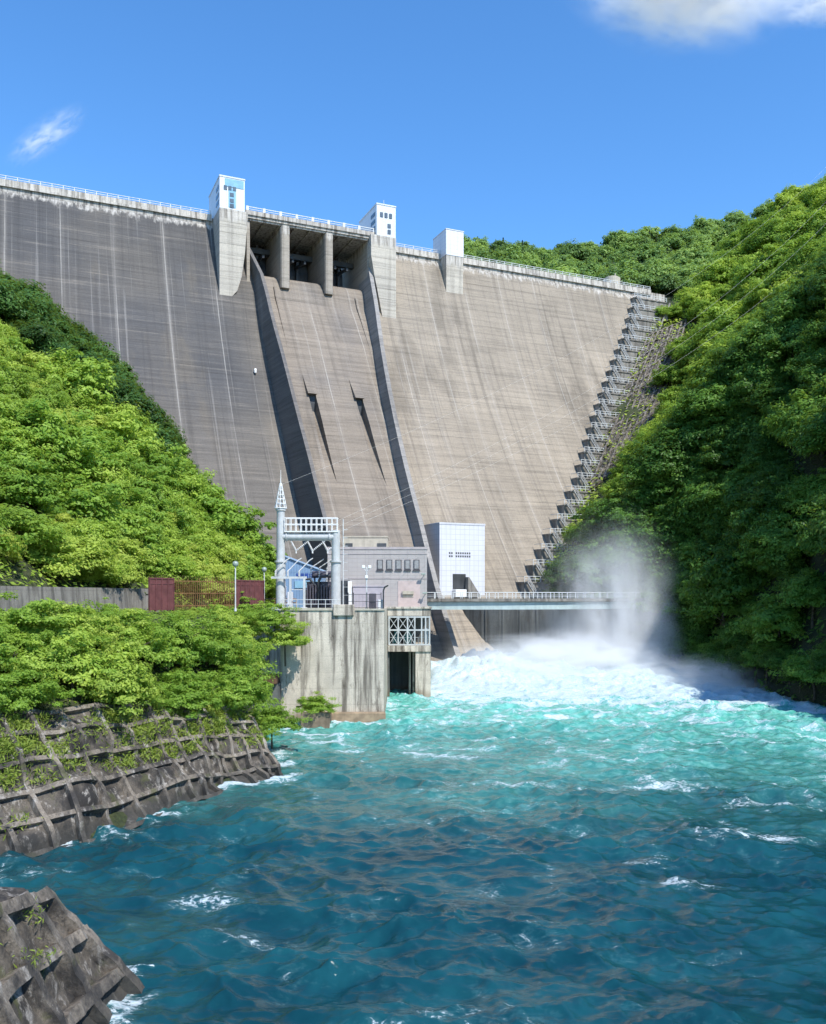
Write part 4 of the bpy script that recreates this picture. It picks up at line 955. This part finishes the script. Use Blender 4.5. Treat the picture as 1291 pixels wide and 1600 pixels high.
if CLOUD:
    c0 = at(1080, -40, 1500); c1 = at(72, 212, 1500); c2 = at(1290, -5, 1500)
    puff('cloud', c0, (280, 110, 170), vol_mat('cloud_big', .12, 1.7, 3.0, .40, .60, aniso=.3, detail=7), 'white cloud with soft ragged lower edge at the top right of the sky', 'cloud')
    puff('cloud', c2, (170, 90, 50), vol_mat('cloud_side', .10, 1.6, 2.6, .42, .60, aniso=.3, detail=7, off=(9, 2, 2)), 'flat white cloud fragment cut by the right edge of the sky', 'cloud')
    puff('cloud', c1, (120, 45, 38), vol_mat('cloud_wisp', .12, 1.8, 3.6, .47, .62, aniso=.3, detail=8, off=(1, 6, 4)), 'small torn wisp of cloud at the left of the blue sky', 'cloud', ry=R(-36))
# ------------------------------------------------------------------ plants
def leaf_mesh(name, P, N, size, tint, seed, aspect=.5):
    r_ = np.random.RandomState(seed); n_ = len(P)
    N = N / np.linalg.norm(N, axis=1, keepdims=True)
    t = r_.normal(size=(n_, 3)); u = t - (t * N).sum(1, keepdims=True) * N; u /= np.linalg.norm(u, axis=1, keepdims=True); v = np.cross(N, u)
    L_ = (size * r_.uniform(.65, 1.3, n_))[:, None]
    q = np.stack([P + u * L_, P + v * L_ * aspect + N * L_ * .12, P - u * L_, P - v * L_ * aspect + N * L_ * .12], 1).reshape(-1, 3)
    return fast_mesh(name, q, np.arange(n_ * 4).reshape(-1, 4), face_attrs=dict(tint=tint))
def crown(name, rx, rz, nclump, per, size, seed, shelf=.5, up=.9, low=-.55, csize=.28, ctr=0., ragged=.25):
    """foliage in many clumps spread through a lumpy crown volume; tint differs clump by clump and leaf by leaf"""
    r_ = np.random.RandomState(seed)
    d = r_.normal(size=(nclump * 3, 3)); d /= np.linalg.norm(d, axis=1, keepdims=True); d = d[d[:, 2] > low][:nclump]; k = len(d)
    az = np.arctan2(d[:, 1], d[:, 0]); lob = 1 + ragged * np.sin(3 * az + seed) * .6 + ragged * r_.normal(size=k) * .5
    rad = r_.uniform(.45, 1., k) ** .5 * lob
    C_ = d * rad[:, None] * np.array([rx, rx, rz])
    cs = csize * rx * r_.uniform(.6, 1.35, k)
    ci = np.repeat(np.arange(k), per); g_ = r_.normal(size=(len(ci), 3)) * np.array([1, 1, shelf])
    gl = np.linalg.norm(g_, axis=1, keepdims=True); g_ = g_ / np.maximum(gl, 1e-6) * np.minimum(gl, 1.7)
    P = C_[ci] + g_ * cs[ci][:, None] * .62
    N = g_ * .55 + d[ci] * .45 + np.array([0, 0, up]) + r_.normal(size=g_.shape) * .38
    ct = r_.uniform(0, 1, k); tint = np.clip(ct[ci] * .7 + r_.uniform(-.05, .35, len(ci)), 0, 1)
    P[:, 2] += ctr
    return leaf_mesh(name, P, N, size, tint, seed + 1)
def trunk(h, r0, seed, nb=5, spread=1.6):
    r_ = random.Random(seed); mb = MB(); pts = [V(0, 0, -1.2)]
    for i in range(1, 6): pts.append(V(r_.uniform(-.12, .12) * i, r_.uniform(-.12, .12) * i, h * i / 5))
    mb.path(pts, [r0 * 1.25, r0, r0 * .85, r0 * .7, r0 * .5, r0 * .25], 7)
    for k in range(nb):
        a = k * 2.4 + r_.uniform(-.4, .4); s_ = pts[2 + k % 3]; e = s_ + V(math.cos(a) * spread, math.sin(a) * spread, h * r_.uniform(.15, .4))
        mb.path([s_, s_.lerp(e, .5) + V(0, 0, .15), e], [r0 * .45, r0 * .3, r0 * .12], 5)
    return mb
def proto(kind, crowns_mat, cr, tr=None):
    return dict(kind=kind, mat=crowns_mat, crown=cr, trunk=tr)
def with_mat(me, mat): me.materials.append(mat); return me
def trunk_me(*a, **k):
    o = trunk(*a, **k).build('trunk', M['bark'], smooth=True); me = o.data; bpy.data.objects.remove(o); return me
LF = dict(
    bright=mat_leaf('leaf_bright', (.20, .33, .04), (.48, .62, .11), (.30, .48, .07), .5),
    near=mat_leaf('leaf_near_bank', (.15, .28, .03), (.42, .57, .10), (.26, .45, .06), .5),
    dark=mat_leaf('leaf_dark', (.022, .075, .018), (.07, .16, .035), (.05, .12, .025), .3),
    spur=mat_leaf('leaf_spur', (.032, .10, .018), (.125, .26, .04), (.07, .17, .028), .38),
    far=mat_leaf('leaf_far_slope', (.14, .26, .03), (.38, .52, .07), (.2, .37, .05), .42),
    mid=mat_leaf('leaf_mid', (.12, .25, .03), (.34, .50, .08), (.20, .37, .05), .45),
    back=mat_leaf('leaf_back', (.11, .21, .06), (.26, .40, .11), (.14, .26, .09), .38),
    conifer=mat_leaf('leaf_conifer', (.018, .055, .022), (.04, .085, .035), (.025, .06, .03), .15),
    grass=mat_leaf('leaf_grass', (.15, .24, .03), (.34, .42, .08), (.26, .30, .08), .4))
def place(pr, p, sc, rz, label, cat, group, name, parts=True, sz=None):
    s3 = (sc, sc, sz or sc)
    if not parts or pr['trunk'] is None:
        o = link(name, pr['crown']); o.location = p; o.scale = s3; o.rotation_euler.z = rz; tag(o, label, cat, group); return o
    r_ = empty(name, p, rz); r_.scale = s3; tag(r_, label, cat, group)
    link('crown', pr['crown'], parent=r_); link('trunk', pr['trunk'], parent=r_); return r_
def strat(n_u, n_v, seed, jit=.45):
    r_ = random.Random(seed)
    for j in range(n_v):
        for i in range(n_u):
            yield (i + .5 + r_.uniform(-jit, jit) + .5 * (j % 2) - .25) / n_u, (j + .5 + r_.uniform(-jit, jit)) / n_v, r_
def pix(p): return CX + F_PX * p[0] / p[1], HY - F_PX * (p[2] - EYE) / p[1]
def seen(p, m_=60): x, y = pix(p); return -m_ < x < 1291 + m_ and y > -80 and p[1] > 5

BUSH = [proto('bush', 'bright', with_mat(crown('crown', 2.3, 1.8, 95, 110, .128, 100 + k, shelf=.42, low=-.3, ctr=1.2, csize=.27), LF['bright']), trunk_me(2.2, .07, 100 + k, 4, 1.1)) for k in range(4)] + [proto('bush', 'mid', with_mat(crown('crown', 2.5, 2.2, 80, 60, .19, 150 + k, shelf=.35, low=-.35, ctr=1.7, csize=.27, ragged=.45), LF['mid']), trunk_me(2.8, .09, 150 + k, 5, 1.2)) for k in range(2)]
NEARB = [proto('bush', 'near', with_mat(crown('crown', 1.9, 1.4, 88, 120, .102, 200 + k, shelf=.36, low=-.45, ctr=1.3, csize=.25, ragged=.6), LF['near']), trunk_me(2.0, .07, 200 + k, 5, 1.0)) for k in range(4)] + [proto('bush', 'mid', with_mat(crown('crown', 1.9, 1.6, 70, 90, .13, 250 + k, shelf=.3, low=-.5, ctr=1.5, csize=.24, ragged=.7), LF['mid']), trunk_me(2.3, .08, 250 + k, 5, 1.0)) for k in range(2)]
DARKT = [proto('tree', 'dark', with_mat(crown('crown', 3.4, 2.9, 125, 90, .21, 300 + k, shelf=.5, low=-.5, ctr=3.6, csize=.27), LF['dark']), trunk_me(5., .2, 300 + k, 5, 1.6)) for k in range(3)]
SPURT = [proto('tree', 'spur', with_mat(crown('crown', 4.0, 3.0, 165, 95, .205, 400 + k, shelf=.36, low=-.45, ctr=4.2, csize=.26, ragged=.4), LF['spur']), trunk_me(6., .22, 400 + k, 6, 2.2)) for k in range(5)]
FART = [proto('tree', 'far', with_mat(crown('crown', 4.2, 3.2, 120, 80, .27, 500 + k, shelf=.4, low=-.45, ctr=4.0, csize=.28, ragged=.35), LF['far']), trunk_me(6., .22, 500 + k, 5, 2.0)) for k in range(4)]
BACKT = [proto('tree', 'back', with_mat(crown('tree', 5.4, 4.4, 90, 34, .62, 600 + k, shelf=.5, low=-.4, ctr=4.8, csize=.3), LF['back'])) for k in range(3)]
for p_ in BACKT: p_['trunk'] = None
def cone_crown(seed):
    r_ = np.random.RandomState(seed); n_ = 2600; z = r_.uniform(0, 1, n_) ** .8; a = r_.uniform(0, 6.28, n_); rr = (1 - z) ** .8 * 3.6 * r_.uniform(.4, 1.0, n_) * (.75 + .25 * np.sin(z * 55))
    P = np.stack([rr * np.cos(a), rr * np.sin(a), 1.5 + z * 14], 1); N = np.stack([np.cos(a), np.sin(a), np.full(n_, .7)], 1) + r_.normal(size=(n_, 3)) * .35
    return leaf_mesh('conifer', P, N, .5, r_.uniform(0, 1, n_), seed)
CONI = [proto('conifer', 'conifer', with_mat(cone_crown(700 + k), LF['conifer'])) for k in range(2)]

# left hillside: bright bushes
hz = ['just above the roadside wall', 'low on the sunlit left slope', 'high on the sunlit left slope', 'along the top of the sunlit slope']
hx = ['at the left edge', 'left of the rusty fence', 'above the rusty fence', 'near the gantry']
i = 0
for u, v, r_ in strat(21, 16, 11):
    uu = .14 + u * .86; vv = .012 + v * .60
    p = lh.at(uu, vv)
    if not seen(p, 170) or (uu > .8 and r_.random() < .5): continue
    x, y = pix(p); sc = r_.choice((r_.uniform(.7, 1.1), r_.uniform(1.0, 1.5), r_.uniform(1.3, 1.9))) * (.85 + .22 * min(1, v * 1.6)) * (.75 if uu > .9 else 1)
    zi = 0 if y > 860 else 1 if y > 730 else 2 if v < .86 else 3
    xi = 0 if x < 90 else 1 if x < 230 else 2 if x < 340 else 3
    place(BUSH[r_.choice((0, 1, 2, 3, 0, 1, 2, 3, 4, 5)) if fbm(p.x * .06, p.z * .06, 3) < .25 else r_.choice((4, 5))], p - V(0, 0, .3), sc, r_.uniform(0, 6.28), 'light green bush %s, %s' % (hz[zi], hx[xi]), 'bush', 'bright bushes on the left hillside', 'bush', sz=sc * r_.uniform(.8, 1.15)); i += 1
# broadleaf trees with darker leaves along the top of that slope, next to the dam
i = 0
for u, v, r_ in strat(15, 6, 12):
    uu = .18 + u * .82; vv = .60 + v * .37
    p = lh.at(uu, vv)
    if not seen(p, 90): continue
    x, y = pix(p); sc = r_.uniform(.8, 1.45) * (1.15 if uu < .62 else .95 if uu < .8 else .75)
    lab = 'dark green tree at the upper left against the dam face' if y < 560 else 'dark green tree midway down the dark strip along the left dam face' if y < 720 else 'dark green tree low down between the bright slope and the dam'
    place(DARKT[i % 3], p - V(0, 0, .8), sc, r_.uniform(0, 6.28), lab, 'tree', 'dark trees between the left slope and the dam', 'dark_broadleaf_tree'); i += 1
# near bank bushes
i = 0
for u, v, r_ in strat(21, 6, 13):
    uu = .04 + u * .94; vv = .50 + v * .35 - (.04 if v < .3 and u > .35 else 0)
    p = bank.at(uu, vv)
    if not seen(p, 170): continue
    x, y = pix(p)
    sc = r_.choice((r_.uniform(.6, .9), r_.uniform(.9, 1.25), r_.uniform(1.1, 1.45))) * (.42 if v > .68 else .8 if v > .5 else 1.05)
    if v > .4 and 215 < x < 440: sc *= .62
    lab = 'fresh green bush %s, %s' % ('overhanging the concrete slope grid' if v < .3 else 'midway up the bank' if v < .7 else 'on the rim below the road', 'by the left edge' if x < 110 else 'left of centre' if x < 240 else 'right of centre' if x < 370 else 'beside the quay')
    place(NEARB[r_.choice((0, 1, 2, 3, 0, 1, 2, 3, 4, 5))], p - V(0, 0, .25), sc, r_.uniform(0, 6.28), lab, 'bush', 'bushes on the near bank', 'bush'); i += 1
for (px, py, Y_, sc, lab) in ((425, 1128, 80, 1.0, 'light green feathery bush leaning over the water at the end of the slope grid'), (400, 1150, 76, .8, 'small light green bush at the tip of the slope grid'),
                              (446, 1000, 98, 1.2, 'tall dark green bush leaning against the left side of the quay'), (428, 968, 97, 1.0, 'rounded bush in front of the left gantry pole')):
    p = at(px, py, Y_); p.z -= 1.2 * sc
    place(NEARB[i % 4], p, sc, r_.uniform(0, 6.28), lab, 'bush', None, 'bush'); i += 1
p = at(493, 1112, 97.8)
place(NEARB[1], V(p.x, 97.9, .8), .85, 1.0, 'bright yellow green bush growing out of the small concrete box by the quay', 'bush', None, 'bush')
# trees of the shaded spur
zn = ['at the right waterline', 'low on the shaded right slope', 'halfway up the shaded slope', 'high on the shaded slope', 'on the shaded slope crest']
xn = ['beside the bridge end', 'right of the bridge', 'left of the right edge', 'at the right edge']
i = 0
for u, v, r_ in strat(21, 14, 14, .5):
    uu = .12 + u * .875; vv = .015 + v * .985
    p = spur.at(uu, vv)
    if not seen(p, 130): continue
    x, y = pix(p); sc = r_.choice((r_.uniform(.55, .85), r_.uniform(.85, 1.15), r_.uniform(1.1, 1.6))) * (.8 if v < .1 else .68 if v > .86 else 1) * (.5 if uu > .93 else .8 if uu > .86 else 1)
    zi = 0 if p.z < 5 else 1 if p.z < 22 else 2 if p.z < 45 else 3 if v < .92 else 4
    xi = 0 if x < 1000 else 1 if x < 1110 else 2 if x < 1220 else 3
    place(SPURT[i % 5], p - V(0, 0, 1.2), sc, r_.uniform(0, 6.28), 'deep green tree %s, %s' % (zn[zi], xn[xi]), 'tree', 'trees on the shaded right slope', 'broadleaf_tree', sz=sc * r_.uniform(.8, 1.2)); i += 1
for k in range(34):      # low trees overhanging the right waterline
    r_ = random.Random(300 + k); p = spur.at(.14 + .66 * k / 33., .03 + r_.uniform(0, .03)); sc = r_.uniform(.45, .8)
    if not seen(p, 60): continue
    place(SPURT[k % 5], p + V(-1.2, -.5, .8 - 2.2 * sc), sc, r_.uniform(0, 6.28), 'low deep green tree overhanging the water along the right bank', 'tree', 'trees on the shaded right slope', 'broadleaf_tree')
i = 0
for u, v, r_ in strat(19, 11, 15, .5):
    uu = .02 + u * .97; vv = .03 + v * .96; p = farL.at(uu, vv)
    if uu < .16 and vv < .90 and not (vv < .36 and uu > .09): continue
    if not seen(p, 60): continue
    x, y = pix(p); sc = r_.choice((r_.uniform(.55, .9), r_.uniform(.8, 1.2), r_.uniform(1.1, 1.5))) * (.5 if uu < .16 else .8 if uu < .3 else 1)
    lab = 'sunlit tree %s, %s' % ('on the skyline of the right hill' if v > .88 else 'high on the sunlit right hill' if y < 470 else 'lower down beside the abutment stairs', 'close to the dam end' if x < 1080 else 'above the shaded spur' if x < 1190 else 'by the right edge')
    place(FART[i % 4], p - V(0, 0, 1.), sc, r_.uniform(0, 6.28), lab, 'tree', 'sunlit trees on the right hill', 'deciduous_tree'); i += 1
i = 0
for u, v, r_ in strat(22, 8, 16, .5):
    uu = .12 + u * .88; vv = .05 + v * .64; p = mt.at(uu, vv)
    x, y = pix(p)
    if not seen(p, 30) or y > 470: continue
    top = False
    if top and (x < 840 or 985 < x < 1070): place(CONI[i % 2], p, r_.uniform(.55, .95), r_.uniform(0, 6), 'dark conifer on the skyline %s' % ('just behind the crest tower' if x < 800 else 'behind the right part of the dam crest' if x < 980 else 'above the dam end'), 'tree', 'conifers on the far skyline', 'conifer', False)
    else: place(BACKT[i % 3], p - V(0, 0, 1.5), r_.uniform(.75, 1.2), r_.uniform(0, 6), 'rounded tree on the mountain %s, %s' % ('behind the crest tower' if x < 800 else 'behind the dam crest' if x < 950 else 'beyond the dam end', 'near its skyline' if v > .6 else 'low behind the dam'), 'tree', 'trees on the mountain behind the dam', 'tree', False)
    i += 1
for k in range(64):
    r_ = random.Random(900 + k); x = r_.uniform(726, 858) if k < 46 else r_.uniform(990, 1068); u = ip(x, bx, np.linspace(0, 1, len(bx))); p = mt.at(u, r_.uniform(.40, .66))
    place(CONI[k % 2], p - V(0, 0, 1), r_.uniform(.42, .62), r_.uniform(0, 6), 'dark pointed conifer on the far skyline %s' % ('just behind the crest tower' if x < 900 else 'above the right end of the dam'), 'tree', 'conifers on the far skyline', 'conifer', False)

# undergrowth that nobody could count
def undergrowth(name, loft, n_, u0, u1, v0, v1, size, mat, seed, lift=.25, flip=1, label=None):
    r_ = np.random.RandomState(seed); P = []; N = []
    for k in range(n_):
        u, v = r_.uniform(u0, u1), r_.uniform(v0, v1); p = loft.at(u, v); n__ = loft.nrm(u, v) * flip
        if n__.z < 0: n__ = -n__
        q = p + n__ * r_.uniform(0, lift); P.append(q[:]); N.append((n__ + V(0, 0, .8) + V(*r_.normal(size=3)) * .45)[:])
    me = leaf_mesh(name, np.array(P), np.array(N), size, r_.uniform(0, 1, n_), seed); me.materials.append(mat)
    o = link(name, me); tag(o, kind='stuff'); return o
undergrowth('undergrowth', lh, 42000, .12, 1, 0, .72, .30, LF['bright'], 41, 1.0)
undergrowth('undergrowth', bank, 16000, .0, 1, .5, .98, .16, LF['near'], 42, .6)
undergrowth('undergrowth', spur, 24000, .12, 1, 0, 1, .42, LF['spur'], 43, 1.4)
undergrowth('undergrowth', farL, 5000, 0, .22, 0, 1, .30, LF['grass'], 45, .9)
undergrowth('undergrowth', farL, 14000, 0, 1, 0, 1, .5, LF['far'], 44, 1.2)
# grass and weeds growing in the frames
def tufts(name, Pf, spots, seed, mat, blade=.30):
    r_ = np.random.RandomState(seed); P = []; N = []
    for (u, v, n_, su, sv) in spots:
        for k in range(n_):
            uu, vv = u + r_.normal() * su, v + r_.normal() * sv
            if not (0 < uu < 1 and 0 < vv < 1): continue
            q = Pf(uu, vv, .05 + abs(r_.normal()) * .28); P.append(q[:]); N.append(tuple(r_.normal(size=3) * .8 + np.array([.3, -.5, .35])))
    me = leaf_mesh(name, np.array(P), np.array(N), blade, r_.uniform(0, 1, len(P)), seed, .22); me.materials.append(mat)
    o = link(name, me); tag(o, kind='stuff'); return o
sp = []
r_ = random.Random(77)
for k in range(90): 
    u = r_.uniform(.34, .99); v = r_.choice([.70, .78, .88, .95, .92, .55]) + r_.uniform(-.04, .04); sp.append((u, v, 130, .016, .04))
for k in range(14): sp.append((r_.uniform(.02, .5), r_.uniform(.25, .9), 60, .010, .03))
tufts('grass', P1, sp, 51, LF['grass'], .17)
tufts('grass', P2, [(.56, .70, 120, .02, .03), (.62, .66, 140, .03, .02), (.45, .9, 90, .03, .04), (.74, .9, 60, .02, .04)], 52, LF['grass'], .09)
